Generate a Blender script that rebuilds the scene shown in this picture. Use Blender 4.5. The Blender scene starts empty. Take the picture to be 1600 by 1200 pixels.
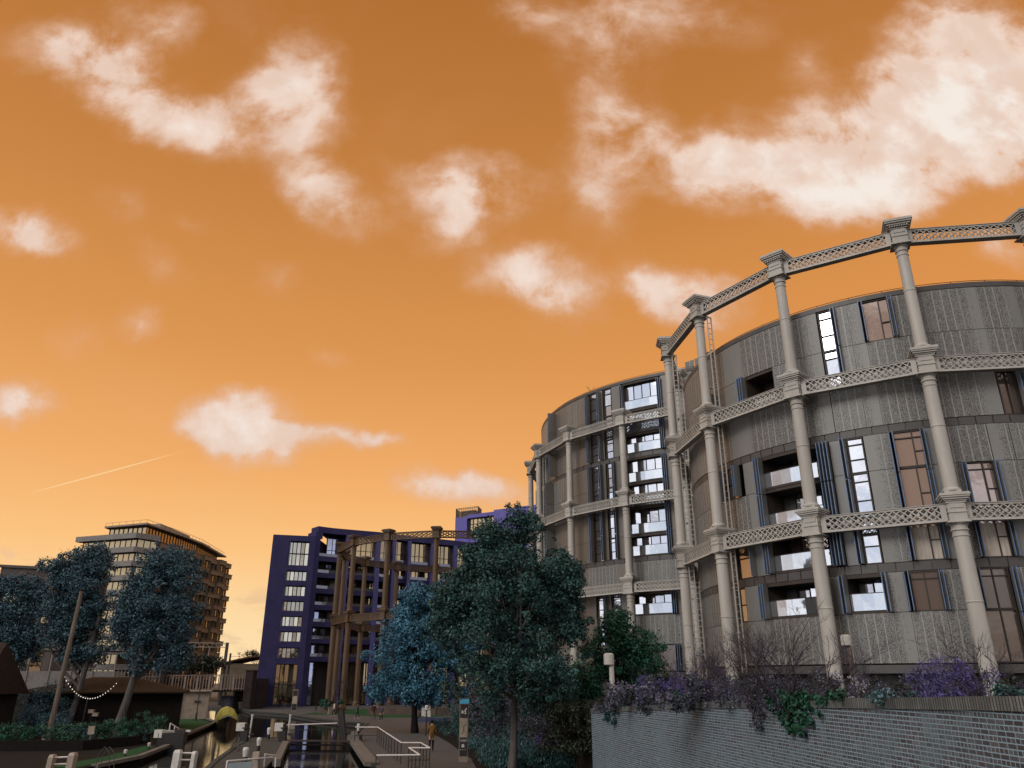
import bpy, bmesh, math, random
import numpy as np
from math import sin, cos, pi, radians, atan2, hypot, sqrt
from mathutils import Vector, Matrix
random.seed(7); RNG = np.random.default_rng(11)
S = bpy.context.scene; COL = S.collection
# ---------------------------------------------------------------- camera
PITCH, ROLL, CZ, FPX = .3699, -.0017, 4.15, 1200.5
cam = bpy.data.cameras.new('camera'); camo = bpy.data.objects.new('camera', cam); COL.objects.link(camo)
camo.location = (0, 0, CZ)
camo.rotation_euler = (Matrix.Rotation(pi/2+PITCH, 4, 'X') @ Matrix.Rotation(-ROLL, 4, 'Z')).to_euler()
cam.sensor_width = 36; cam.lens = 36*FPX/1600; cam.clip_start = .2; cam.clip_end = 3000
S.camera = camo

def ray(px, py):
    a, b = px-800, py-600; c, s = cos(ROLL), sin(ROLL)
    X = (c*a+s*b)/FPX; Y = -(-s*a+c*b)/FPX
    return X, cos(PITCH)-Y*sin(PITCH), sin(PITCH)+Y*cos(PITCH)
def on_ground(px, py, z=0.0):
    r = ray(px, py); t = (z-CZ)/r[2]
    return Vector((r[0]*t, r[1]*t, z))
def at_depth(px, py, y):
    r = ray(px, py); t = y/r[1]
    return Vector((r[0]*t, y, CZ+r[2]*t))
# ---------------------------------------------------------------- view
S.view_settings.view_transform = 'Standard'; S.view_settings.look = 'None'
S.view_settings.exposure = 0; S.view_settings.gamma = 1
S.cycles.max_bounces = 6; S.cycles.transparent_max_bounces = 8
S.cycles.caustics_reflective = False; S.cycles.caustics_refractive = False
# ---------------------------------------------------------------- node helpers
def lin(c):
    return tuple(((v/255)/12.92 if v/255 <= .04045 else ((v/255+.055)/1.055)**2.4) for v in c)
class NT:
    def __init__(s, tree):
        s.t = tree; s.n = tree.nodes; s.l = tree.links
    def new(s, ty, **k):
        n = s.n.new(ty)
        for a, b in k.items(): setattr(n, a, b)
        return n
    def put(s, sock, v):
        if isinstance(v, bpy.types.NodeSocket): s.l.new(v, sock)
        else:
            if hasattr(sock.default_value, '__len__') and not isinstance(v, (int, float)):
                n = len(sock.default_value); v = tuple(v)
                sock.default_value = (v+(1,))[:n] if len(v) < n else v[:n]
            else: sock.default_value = v
    def m(s, op, a, b=0.0, c=0.0, clamp=False):
        n = s.new('ShaderNodeMath', operation=op, use_clamp=clamp)
        s.put(n.inputs[0], a); s.put(n.inputs[1], b); s.put(n.inputs[2], c); return n.outputs[0]
    def vm(s, op, a, b=(0, 0, 0), sc=1.0):
        n = s.new('ShaderNodeVectorMath', operation=op)
        s.put(n.inputs[0], a)
        if op == 'SCALE': s.put(n.inputs['Scale'], sc)
        elif op not in ('LENGTH', 'NORMALIZE'): s.put(n.inputs[1], b)
        return n.outputs['Value'] if op in ('DOT_PRODUCT', 'LENGTH') else n.outputs[0]
    def mr(s, v, a, b, c=0.0, d=1.0, smooth=True):
        n = s.new('ShaderNodeMapRange', interpolation_type='SMOOTHSTEP' if smooth else 'LINEAR')
        for i, q in enumerate((v, a, b, c, d)): s.put(n.inputs[i], q)
        return n.outputs[0]
    def mix(s, f, a, b, mode='MIX'):
        n = s.new('ShaderNodeMix', data_type='RGBA', blend_type=mode)
        s.put(n.inputs[0], f); s.put(n.inputs[6], a); s.put(n.inputs[7], b); return n.outputs[2]
    def ramp(s, v, stops, interp='LINEAR'):
        n = s.new('ShaderNodeValToRGB'); n.color_ramp.interpolation = interp; e = n.color_ramp.elements
        while len(e) < len(stops): e.new(.5)
        for i, (p, c) in enumerate(stops): e[i].position = p; e[i].color = tuple(c)+(1,)
        s.put(n.inputs[0], v); return n.outputs[0]
    def noise(s, vec, scale, detail=4, rough=.5, dist=0.0, out=0):
        n = s.new('ShaderNodeTexNoise'); s.put(n.inputs['Vector'], vec); n.inputs['Scale'].default_value = scale
        n.inputs['Detail'].default_value = detail; n.inputs['Roughness'].default_value = rough
        n.inputs['Distortion'].default_value = dist; return n.outputs[out]
# ---------------------------------------------------------------- world: the orange sky with its clouds
W = bpy.data.worlds.new("World"); S.world = W; W.use_nodes = True
w = NT(W.node_tree); w.n.clear()
tc = w.new('ShaderNodeTexCoord').outputs['Generated']
sx = w.new('ShaderNodeSeparateXYZ'); w.put(sx.inputs[0], tc)
X, Y, Z = sx.outputs
# the camera-side hemisphere: amber, paler towards the horizon and the evening side
front = w.ramp(Z, [(0, lin((255, 224, 176))), (.06, lin((255, 222, 168))), (.15, lin((253, 196, 128))), (.25, lin((240, 172, 104))),
                   (.38, lin((221, 151, 84))), (.55, lin((199, 131, 68))), (.75, lin((177, 111, 52))), (1, lin((150, 92, 44)))])
side = w.m('MULTIPLY', w.mr(X, -.15, .55, 0, 1), w.mr(Z, .65, .3, 0, 1))
front = w.mix(w.m('MULTIPLY', side, .55), front, lin((226, 146, 74)))
Yc = w.m('MAXIMUM', Y, .08)
cu = w.new('ShaderNodeCombineXYZ'); w.put(cu.inputs[0], w.m('DIVIDE', X, Yc)); w.put(cu.inputs[1], w.m('DIVIDE', Z, Yc))
uv = cu.outputs[0]
wa = w.vm('SUBTRACT', w.noise(uv, 5, 3, .55, 0, 1), (.5, .5, .5))
wb = w.vm('SUBTRACT', w.noise(uv, 22, 5, .6, 0, 1), (.5, .5, .5))
uvw = w.vm('ADD', w.vm('ADD', uv, w.vm('SCALE', wa, sc=.085)), w.vm('SCALE', wb, sc=.045))
BL = [(95, 80, 110, 42, 12, .75), (160, 120, 95, 50, 38, 1.0), (235, 165, 120, 48, 28, .85), (315, 205, 105, 50, 22, 1.0), (455, 115, 72, 80, 15, 1.15), (475, 200, 60, 80, 15, .95),
      (400, 160, 80, 55, 20, .6), (200, 30, 110, 50, 10, .5), (250, 60, 60, 60, 40, .4), (498, 285, 60, 44, 20, .9), (545, 325, 80, 46, 28, .9),
      (735, 298, 112, 58, 8, 1.35), (700, 350, 55, 55, 60, .65), (830, 425, 105, 52, 5, 1.45), (870, 470, 80, 42, 20, .7),
      (40, 358, 90, 36, 25, 1.2), (75, 400, 60, 25, 20, .45), (25, 622, 75, 40, 8, 1.4), (370, 655, 92, 50, 0, 1.6), (385, 695, 95, 44, 12, 1.2), (490, 688, 125, 26, 3, 1.1), (570, 688, 50, 14, -3, .6),
      (715, 768, 115, 34, 5, 1.5), (435, 430, 48, 34, 10, .55), (220, 495, 45, 34, 45, .55), (120, 522, 60, 40, -20, .4), (190, 325, 55, 36, 40, .4), (255, 410, 70, 25, 30, .33), (290, 345, 40, 18, 20, .33), (515, 550, 40, 20, 5, .4),
      (950, 90, 80, 70, 40, .7), (965, 175, 85, 50, 20, .75), (940, 260, 75, 60, 0, .8), (935, 330, 60, 55, 60, .5), (1050, 235, 150, 60, 15, .7), (1120, 265, 120, 60, 10, .62), (1260, 250, 170, 90, -5, 1.3),
      (1400, 205, 190, 95, -22, 1.7), (1540, 130, 150, 130, -30, 1.8), (1600, 210, 120, 90, -10, 1.3), (1400, 290, 180, 45, -8, .7), (1250, 300, 60, 40, 10, .8), (820, 20, 90, 40, 10, .65), (1000, 25, 130, 50, 0, .5), (1130, 25, 140, 50, 0, .38),
      (1265, 95, 40, 60, 20, .45), (1500, 30, 130, 70, -20, .6), (1070, 452, 95, 46, 3, 1.5), (990, 425, 50, 50, 30, .55), (1110, 500, 80, 42, 10, .5), (1585, 385, 60, 36, 0, .7), (1350, 330, 120, 30, 0, .35), (15, 857, 16, 14, 0, .7), (605, 255, 50, 30, 20, .25)]
acc = None
for (bx_, by_, rx, ry, rot, wt) in BL:
    r0 = ray(bx_, by_); u0, v0 = r0[0]/r0[1], r0[2]/r0[1]
    r1 = ray(bx_+10, by_); r2 = ray(bx_, by_-10)
    ku = hypot(r1[0]/r1[1]-u0, r1[2]/r1[1]-v0)/10; kv = hypot(r2[0]/r2[1]-u0, r2[2]/r2[1]-v0)/10
    mp = w.new('ShaderNodeMapping', vector_type='TEXTURE'); w.put(mp.inputs['Vector'], uvw)
    mp.inputs['Location'].default_value = (u0, v0, 0); mp.inputs['Rotation'].default_value = (0, 0, radians(-rot))
    mp.inputs['Scale'].default_value = (rx*1.30*ku, ry*1.28*kv, 1)
    g = w.new('ShaderNodeTexGradient', gradient_type='SPHERICAL'); w.l.new(mp.outputs[0], g.inputs[0])
    acc = w.m('MULTIPLY_ADD', g.outputs['Fac'], wt, acc if acc is not None else 0.0)
fb = w.noise(uv, 8, 10, .62, .25)
fb2 = w.noise(w.vm('ADD', uvw, (.013, .02, 0)), 13, 6, .5, .1)
dens = w.m('MULTIPLY', acc, w.m('MULTIPLY_ADD', fb, 4.4, -1.10))
cov = w.mr(dens, .02, 1.3, 0, 1)
# thin veil everywhere high up
veil = w.m('MULTIPLY', w.mr(w.noise(uvw, 2.4, 6, .6, .4), .5, .85, 0, .16), w.mr(Y, .1, .5))
ccol = w.mix(w.mr(dens, .2, 1.5), lin((228, 182, 150)), lin((239, 214, 198)))
ccol = w.mix(w.mr(w.m('MULTIPLY', dens, w.m('MULTIPLY_ADD', fb2, .8, .3)), .8, 2.3), ccol, lin((247, 237, 228)))
ccol = w.mix(w.mr(fb2, .60, .38, 0, .28), ccol, lin((214, 178, 155)))
front = w.mix(w.m('MAXIMUM', w.m('MULTIPLY', cov, .97), veil), front, ccol)
# vapour trail
mp = w.new('ShaderNodeMapping', vector_type='TEXTURE'); w.put(mp.inputs['Vector'], uv)
ra, rb = ray(12, 783), ray(308, 701); ua, ub = (ra[0]/ra[1], ra[2]/ra[1]), (rb[0]/rb[1], rb[2]/rb[1])
mp.inputs['Location'].default_value = ((ua[0]+ub[0])/2, (ua[1]+ub[1])/2, 0)
mp.inputs['Rotation'].default_value = (0, 0, atan2(ub[1]-ua[1], ub[0]-ua[0]))
mp.inputs['Scale'].default_value = (hypot(ub[0]-ua[0], ub[1]-ua[1])/2, .0014, 1)
g = w.new('ShaderNodeTexGradient', gradient_type='SPHERICAL'); w.l.new(mp.outputs[0], g.inputs[0])
front = w.mix(w.mr(g.outputs['Fac'], 0, .6, 0, .55), front, lin((255, 226, 170)))
# low mauve cloudlets over the evening glow
lowc = w.m('MULTIPLY', w.mr(w.noise(w.vm('MULTIPLY', uv, (1, 2.4, 1)), 14, 5, .55, .2), .52, .68), w.mr(Z, .16, .05, 0, .42))
lowc = w.m('MULTIPLY', lowc, w.mr(X, -.1, -.3))
front = w.mix(lowc, front, lin((196, 160, 140)))
# unseen sky behind the viewer, made up: bright cooler broken cloud to light the fronts
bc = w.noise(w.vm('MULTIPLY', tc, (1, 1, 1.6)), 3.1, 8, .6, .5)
bias = w.m('ADD', w.mr(w.vm('DOT_PRODUCT', tc, (-.80, -.57, .2)), .86, .98, 0, .16), w.mr(w.vm('DOT_PRODUCT', tc, (-.33, -.92, .2)), .90, .99, 0, -.14))  # shapes the made-up cloud so the panes reflect white here, brown there
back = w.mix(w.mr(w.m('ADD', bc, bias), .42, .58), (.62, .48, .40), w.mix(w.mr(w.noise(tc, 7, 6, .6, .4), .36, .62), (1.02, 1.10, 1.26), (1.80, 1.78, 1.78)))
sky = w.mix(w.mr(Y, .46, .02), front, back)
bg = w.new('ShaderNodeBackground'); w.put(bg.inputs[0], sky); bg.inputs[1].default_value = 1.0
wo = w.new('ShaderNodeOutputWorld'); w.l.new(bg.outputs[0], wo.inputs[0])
# ---------------------------------------------------------------- soft sun behind the viewer, to the left
sun = bpy.data.lights.new('sun', 'SUN'); sun.energy = 1.3; sun.angle = radians(22); sun.color = (1, .95, .88)
suno = bpy.data.objects.new('sun', sun); COL.objects.link(suno)
suno.rotation_euler = Vector((.62, .60, -.52)).to_track_quat('-Z', 'Y').to_euler()
# ================================================================ mesh builder
def world_of(p):
    v = Vector((0, 0, 0))
    while p is not None: v = v+p.location; p = p.parent
    return v
class MB:
    def __init__(s): s.v = []; s.f = []; s.mi = []; s.uv = []; s.cur = 0; s.has_uv = False
    def face(s, pts, uv=None):
        b = len(s.v); s.v += [tuple(p) for p in pts]; s.f.append(tuple(range(b, b+len(pts)))); s.mi.append(s.cur)
        s.uv.append(uv); s.has_uv |= uv is not None
    def hexa(s, p):      # 8 points: 0-3 bottom ccw, 4-7 top ccw
        b = len(s.v); s.v += [tuple(q) for q in p]
        for f in ((3, 2, 1, 0), (4, 5, 6, 7), (0, 1, 5, 4), (1, 2, 6, 5), (2, 3, 7, 6), (3, 0, 4, 7)):
            s.f.append(tuple(b+i for i in f)); s.mi.append(s.cur); s.uv.append(None)
    def box(s, c, d, rz=0.0, top=1.0):
        cx, cy, cz = c; a, b, h = d[0]/2, d[1]/2, d[2]/2; C_, S_ = cos(rz), sin(rz)
        P = []
        for zz, k in ((-h, 1.0), (h, top)):
            for x, y in ((-a, -b), (a, -b), (a, b), (-a, b)):
                x *= k; y *= k; P.append((cx+C_*x-S_*y, cy+S_*x+C_*y, cz+zz))
        s.hexa(P)
    def bar(s, p, q, wd, ht, up=(0, 0, 1)):
        p, q = Vector(p), Vector(q); d = (q-p).normalized(); u = Vector(up)
        if abs(d.dot(u)) > .99: u = Vector((1, 0, 0))
        r = d.cross(u).normalized(); u = r.cross(d)
        r *= wd/2; u *= ht/2
        s.hexa([p-r-u, q-r-u, q+r-u, p+r-u, p-r+u, q-r+u, q+r+u, p+r+u])
    def tube(s, p, q, r0, r1=None, n=8, caps=True):
        r1 = r0 if r1 is None else r1; p, q = Vector(p), Vector(q); d = (q-p)
        if d.length < 1e-6: return
        d.normalize(); a = d.orthogonal().normalized(); b_ = d.cross(a); B0 = len(s.v)
        for c, r in ((p, r0), (q, r1)):
            for i in range(n):
                t = 2*pi*i/n; s.v.append(tuple(c+a*cos(t)*r+b_*sin(t)*r))
        for i in range(n):
            j = (i+1) % n; s.f.append((B0+i, B0+j, B0+n+j, B0+n+i)); s.mi.append(s.cur); s.uv.append(None)
        if caps:
            s.f.append(tuple(B0+i for i in range(n-1, -1, -1))); s.mi.append(s.cur); s.uv.append(None)
            s.f.append(tuple(B0+n+i for i in range(n))); s.mi.append(s.cur); s.uv.append(None)
    def path(s, pts, r, n=6):
        for i in range(len(pts)-1):
            ra = r[i] if hasattr(r, '__len__') else r; rb = r[i+1] if hasattr(r, '__len__') else r
            s.tube(pts[i], pts[i+1], ra, rb, n)
    def lathe(s, prof, c=(0, 0, 0), n=20):   # prof: (radius, z)
        B0 = len(s.v)
        for r, z in prof:
            for i in range(n): t = 2*pi*i/n; s.v.append((c[0]+r*cos(t), c[1]+r*sin(t), c[2]+z))
        for k in range(len(prof)-1):
            for i in range(n):
                j = (i+1) % n; s.f.append((B0+k*n+i, B0+k*n+j, B0+(k+1)*n+j, B0+(k+1)*n+i)); s.mi.append(s.cur); s.uv.append(None)
        s.f.append(tuple(B0+i for i in range(n-1, -1, -1))); s.mi.append(s.cur); s.uv.append(None)
        s.f.append(tuple(B0+(len(prof)-1)*n+i for i in range(n))); s.mi.append(s.cur); s.uv.append(None)
    def prism(s, poly, z0, z1, top=True, bottom=True):
        n = len(poly); ar = sum(poly[i][0]*poly[(i+1) % n][1]-poly[(i+1) % n][0]*poly[i][1] for i in range(n))
        if ar < 0: poly = poly[::-1]
        B0 = len(s.v); s.v += [(p[0], p[1], z0) for p in poly]+[(p[0], p[1], z1) for p in poly]
        for i in range(n):
            j = (i+1) % n; s.f.append((B0+i, B0+j, B0+n+j, B0+n+i)); s.mi.append(s.cur); s.uv.append(None)
        if top: s.f.append(tuple(B0+n+i for i in range(n))); s.mi.append(s.cur); s.uv.append(None)
        if bottom: s.f.append(tuple(B0+i for i in range(n-1, -1, -1))); s.mi.append(s.cur); s.uv.append(None)
    def arc(s, C_, R0, R1, a0, a1, z0, z1, step=3.0):   # curved slab between radii, angles in degrees
        n = max(1, int(math.ceil((a1-a0)/step)))
        for i in range(n):
            t0, t1 = radians(a0+(a1-a0)*i/n), radians(a0+(a1-a0)*(i+1)/n)
            P = [(C_[0]+r*cos(t), C_[1]+r*sin(t)) for r, t in ((R0, t0), (R1, t0), (R1, t1), (R0, t1))]
            s.hexa([(x, y, z0) for x, y in P]+[(x, y, z1) for x, y in P])
    def build(s, name, mats, parent=None, smooth=False):
        o_ = world_of(parent) if parent else Vector((0, 0, 0))
        me = bpy.data.meshes.new(name)
        me.from_pydata([(a-o_[0], b-o_[1], c-o_[2]) for a, b, c in s.v], [], s.f)
        mats = mats if isinstance(mats, (list, tuple)) else [mats]
        for m_ in mats: me.materials.append(m_)
        if len(mats) > 1: me.polygons.foreach_set('material_index', s.mi)
        if smooth:
            me.polygons.foreach_set('use_smooth', [True]*len(s.f))
            try: me.set_sharp_from_angle(angle=radians(40))
            except Exception: pass
        if s.has_uv:
            ul = me.uv_layers.new(name='UVMap'); dl = me.uv_layers.new(name='dens'); k = 0
            for fi, f in enumerate(s.f):
                u = s.uv[fi]
                for j in range(len(f)):
                    if u: ul.data[k].uv = u[j][:2]; dl.data[k].uv = (u[j][2] if len(u[j]) > 2 else 0, 0)
                    k += 1
        me.update()
        o = bpy.data.objects.new(name, me); COL.objects.link(o)
        if parent: o.parent = parent
        return o
def tag(o, label=None, cat=None, group=None, kind=None):
    if label: o['label'] = label
    if cat: o['category'] = cat
    if group: o['group'] = group
    if kind: o['kind'] = kind
    return o
def thing(name, loc, label, cat, group=None):
    o = bpy.data.objects.new(name, None); COL.objects.link(o); o.location = loc; o.empty_display_size = .2
    return tag(o, label, cat, group)
def copy_tree(o, parent=None):
    c = o.copy(); COL.objects.link(c)
    if parent: c.parent = parent
    for ch in list(o.children): copy_tree(ch, c)
    return c
# ================================================================ materials
MATS = {}
def mat(name, col, rough=.6, var=.25, scale=3.0, metal=0.0, bump=0.0, spec=.5, streak=False, island=0.0):
    if name in MATS: return MATS[name]
    if rough >= .8 and max(col) < .15: spec = .12
    m = bpy.data.materials.new(name); m.use_nodes = True; t = NT(m.node_tree)
    b = t.n['Principled BSDF']; g = t.new('ShaderNodeNewGeometry')
    pos = g.outputs['Position']
    vec = t.vm('MULTIPLY', pos, (1, 1, .18)) if streak else pos
    nz = t.noise(vec, scale, 6, .6)
    f = t.mr(nz, .3, .7, 1-var, 1+var, False)
    c = t.vm('SCALE', tuple(col), sc=1.0); n = c.node; t.put(n.inputs['Scale'], f)
    if island:
        c2 = t.vm('SCALE', c, sc=1.0); t.put(c2.node.inputs['Scale'], t.mr(g.outputs['Random Per Island'], 0, 1, 1-island, 1+island, False)); c = c2
    t.l.new(c, b.inputs['Base Color']); b.inputs['Roughness'].default_value = rough
    b.inputs['Metallic'].default_value = metal; b.inputs['Specular IOR Level'].default_value = spec
    if bump:
        bn = t.new('ShaderNodeBump'); bn.inputs['Strength'].default_value = bump; bn.inputs['Distance'].default_value = .02
        t.put(bn.inputs['Height'], t.noise(pos, scale*6, 5, .6)); t.l.new(bn.outputs[0], b.inputs['Normal'])
    MATS[name] = m; return m
def glass(name, tint, base, refl=.6, rough=.03, wav=.004):
    m = bpy.data.materials.new(name); m.use_nodes = True; t = NT(m.node_tree)
    b = t.n['Principled BSDF']; g = t.new('ShaderNodeNewGeometry')
    rnd = g.outputs['Random Per Island']
    c = t.vm('SCALE', tuple(base), sc=1.0); t.put(c.node.inputs['Scale'], t.mr(rnd, 0, 1, .5, 1.5, False))
    t.l.new(c, b.inputs['Base Color']); b.inputs['Roughness'].default_value = .5
    gl = t.new('ShaderNodeBsdfGlossy'); t.put(gl.inputs['Color'], tuple(tint)); gl.inputs['Roughness'].default_value = rough
    bn = t.new('ShaderNodeBump'); bn.inputs['Strength'].default_value = 1; bn.inputs['Distance'].default_value = wav
    t.put(bn.inputs['Height'], t.noise(g.outputs['Position'], 1.6, 2, .5)); t.l.new(bn.outputs[0], gl.inputs['Normal'])
    fr = t.new('ShaderNodeFresnel'); fr.inputs[0].default_value = 1.5
    mx = t.new('ShaderNodeMixShader')
    t.put(mx.inputs[0], t.m('MULTIPLY_ADD', fr.outputs[0], 1-refl, refl, clamp=True))
    t.l.new(b.outputs[0], mx.inputs[1]); t.l.new(gl.outputs[0], mx.inputs[2])
    t.l.new(mx.outputs[0], t.n['Material Output'].inputs[0]); MATS[name] = m; return m
M_COL = mat('stone_grey_paint', (.36, .335, .30), .55, .16, 1.1, streak=True)
M_BROWNCOL = mat('weathered_brown_iron', (.074, .038, .014), .6, .3, 1.5, streak=True)
M_SOLID = mat('grey_aluminium_cladding', (.155, .153, .148), .42, .10, .8, spec=.6, streak=True, island=.06)
M_BAND = mat('dark_bronze_band', (.055, .05, .048), .5, .2, 1)
M_DARK = mat('dark_brown_metal', (.022, .015, .012), .6, .3, 1)
M_BLUE = mat('blue_grey_shutter_edge', (.085, .15, .27), .4, .15, 1)
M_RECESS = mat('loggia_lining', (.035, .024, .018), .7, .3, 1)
M_CURT = mat('curtain_cloth', (.42, .37, .32), .9, .25, 3, streak=True)
M_GW = glass('window_glass_pale', (.66, .68, .74), (.10, .08, .07), .72)
M_GB = glass('window_glass_bronze', (.62, .50, .45), (.10, .07, .055), .42)
M_GD = glass('window_glass_dark', (.5, .4, .33), (.03, .02, .015), .14)
M_GGOLD = glass('window_glass_amber_reflection', (.62, .47, .28), (.05, .035, .015), .38)  # amber tint puts the orange sky's reflection into the glass colour
M_GV = glass('window_glass_soft', (.70, .68, .60), (.06, .05, .05), .42)
M_GBLUE = glass('window_glass_blue', (.6, .66, .9), (.04, .05, .10), .35)
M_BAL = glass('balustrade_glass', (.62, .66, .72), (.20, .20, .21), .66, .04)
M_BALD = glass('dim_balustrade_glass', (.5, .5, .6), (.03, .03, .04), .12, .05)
M_PURPLE = mat('violet_blue_brick', (.030, .027, .080), .8, .18, .6, bump=.1)
M_PURPLE3 = mat('violet_blue_pier', (.045, .040, .135), .7, .15, .8)
M_PURPLE2 = mat('violet_blue_panel', (.075, .062, .27), .6, .15, .8)
M_BEIGE = mat('beige_tower_panel', (.20, .16, .12), .7, .2, .5)
M_BEIGED = mat('brown_tower_panel', (.13, .092, .060), .7, .25, .5)
M_WHITE = mat('white_paint', (.46, .44, .40), .5, .15, 4)
M_CREAM = mat('cream_paint', (.27, .21, .165), .6, .2, 2)
M_BLACK = mat('black_paint', (.012, .010, .010), .45, .3, 3)
M_STONE = mat('quay_stone', (.055, .055, .05), .85, .35, 2.2, bump=.4)
M_COPE = mat('pale_coping_stone', (.13, .115, .10), .8, .3, 2.5, bump=.3)
M_WOOD = mat('weathered_wood', (.12, .095, .075), .8, .35, 4, streak=True, bump=.3)
M_SHED = mat('dark_shed_boards', (.007, .005, .004), .9, .4, 3)
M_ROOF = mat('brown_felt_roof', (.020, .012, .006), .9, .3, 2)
M_BARK = mat('tree_bark', (.085, .075, .07), .95, .4, 7, bump=.5, streak=True)
M_BARKD = mat('dark_bark', (.010, .008, .008), .95, .4, 7, bump=.5)
M_TWIG = mat('grey_violet_twigs', (.045, .036, .045), .9, .3, 5)
M_GRASS = mat('lawn', (.018, .06, .022), .95, .45, 6, bump=.4)
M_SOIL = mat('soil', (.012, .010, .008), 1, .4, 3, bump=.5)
M_TARP = mat('yellow_green_tarpaulin', (.25, .25, .035), .7, .25, 3, bump=.3)
M_SKIN = mat('skin', (.30, .17, .11), .6, .1, 9)

def leafmat(name, stops):
    m = bpy.data.materials.new(name); m.use_nodes = True; t = NT(m.node_tree)
    b = t.n['Principled BSDF']; g = t.new('ShaderNodeNewGeometry')
    n = t.noise(g.outputs['Position'], .9, 3, .5)
    v = t.m('ADD', t.m('MULTIPLY', g.outputs['Random Per Island'], .6), t.m('MULTIPLY_ADD', n, 1.0, -.3))
    t.l.new(t.ramp(v, stops), b.inputs['Base Color']); b.inputs['Roughness'].default_value = .55
    b.inputs['Specular IOR Level'].default_value = .3
    MATS[name] = m; return m
L_TEAL = leafmat('teal_dark_leaves', [(0, (.006, .018, .014)), (.45, (.017, .050, .043)), (.8, (.036, .10, .095)), (1, (.09, .20, .21))])
L_BLUE = leafmat('blue_leaves', [(0, (.015, .045, .07)), (.5, (.042, .135, .20)), (.8, (.075, .215, .31)), (1, (.17, .35, .46))])
L_LEFT = leafmat('slate_blue_leaves', [(0, (.010, .022, .032)), (.5, (.032, .072, .092)), (.8, (.058, .125, .155)), (1, (.13, .22, .25))])
L_GREEN = leafmat('deep_green_leaves', [(0, (.004, .018, .008)), (.5, (.012, .06, .034)), (.85, (.025, .115, .075)), (1, (.06, .20, .14))])
L_PURP = leafmat('violet_leaves', [(0, (.018, .014, .035)), (.5, (.055, .045, .13)), (.85, (.12, .095, .33)), (1, (.22, .20, .42))])
L_MIX = leafmat('mauve_grey_leaves', [(0, (.015, .02, .022)), (.4, (.04, .055, .06)), (.7, (.085, .07, .12)), (1, (.22, .22, .28))])
L_OLIVE = leafmat('dark_hedge_leaves', [(0, (.004, .006, .004)), (.5, (.012, .018, .010)), (.9, (.03, .035, .02)), (1, (.05, .05, .03))])
L_UNDER = leafmat('bluish_undergrowth', [(0, (.008, .026, .024)), (.5, (.028, .075, .070)), (.85, (.060, .135, .150)), (1, (.16, .21, .31))])
L_WHITE = leafmat('pale_blossom', [(0, (.05, .05, .07)), (.5, (.25, .24, .28)), (1, (.6, .58, .62))])
L_HERB = leafmat('garden_herbs', [(0, (.006, .02, .012)), (.5, (.02, .065, .038)), (.85, (.042, .125, .085)), (1, (.13, .21, .18))])

def perforated():
    m = bpy.data.materials.new('perforated_cladding'); m.use_nodes = True; t = NT(m.node_tree); b = t.n['Principled BSDF']
    uv = t.new('ShaderNodeUVMap', uv_map='UVMap').outputs[0]; dn = t.new('ShaderNodeUVMap', uv_map='dens').outputs[0]
    sd = t.new('ShaderNodeSeparateXYZ'); t.put(sd.inputs[0], dn); dens = sd.outputs[0]
    su = t.new('ShaderNodeSeparateXYZ'); t.put(su.inputs[0], uv)
    vo = t.new('ShaderNodeTexVoronoi'); t.put(vo.inputs['Vector'], uv); vo.inputs['Scale'].default_value = 24
    vr = t.new('ShaderNodeSeparateColor'); t.put(vr.inputs[0], vo.outputs['Color'])
    big = t.noise(uv, 1.7, 5, .65)
    d = t.m('ADD', t.m('MULTIPLY', dens, 1.25), t.m('MULTIPLY_ADD', big, 1.1, -.62))
    keep = t.m('LESS_THAN', vr.outputs[0], d)
    hole = t.m('MULTIPLY', keep, t.mr(vo.outputs['Distance'], .62, .46))
    # seams: no holes within 3 cm of every 46 cm sheet edge
    fu = t.m('ABSOLUTE', t.m('SUBTRACT', t.m('FRACT', t.m('DIVIDE', su.outputs[0], .46)), .5))
    hole = t.m('MULTIPLY', hole, t.m('LESS_THAN', fu, .43))
    geo = t.new('ShaderNodeNewGeometry')
    fl = t.noise(t.vm('MULTIPLY', geo.outputs['Position'], (1, 1, .3)), .8, 5, .6)
    solid = t.mix(fl, (.150, .147, .140), (.205, .200, .190))
    solid = t.mix(t.m('MULTIPLY', t.mr(fu, .43, .45), t.mr(dens, .2, .6, 0, .55)), solid, (.30, .29, .27))
    c = t.mix(hole, solid, (.050, .047, .043)); t.l.new(c, b.inputs['Base Color'])
    b.inputs['Roughness'].default_value = .45
    MATS['perf'] = m; return m
M_PERF = perforated()

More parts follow.
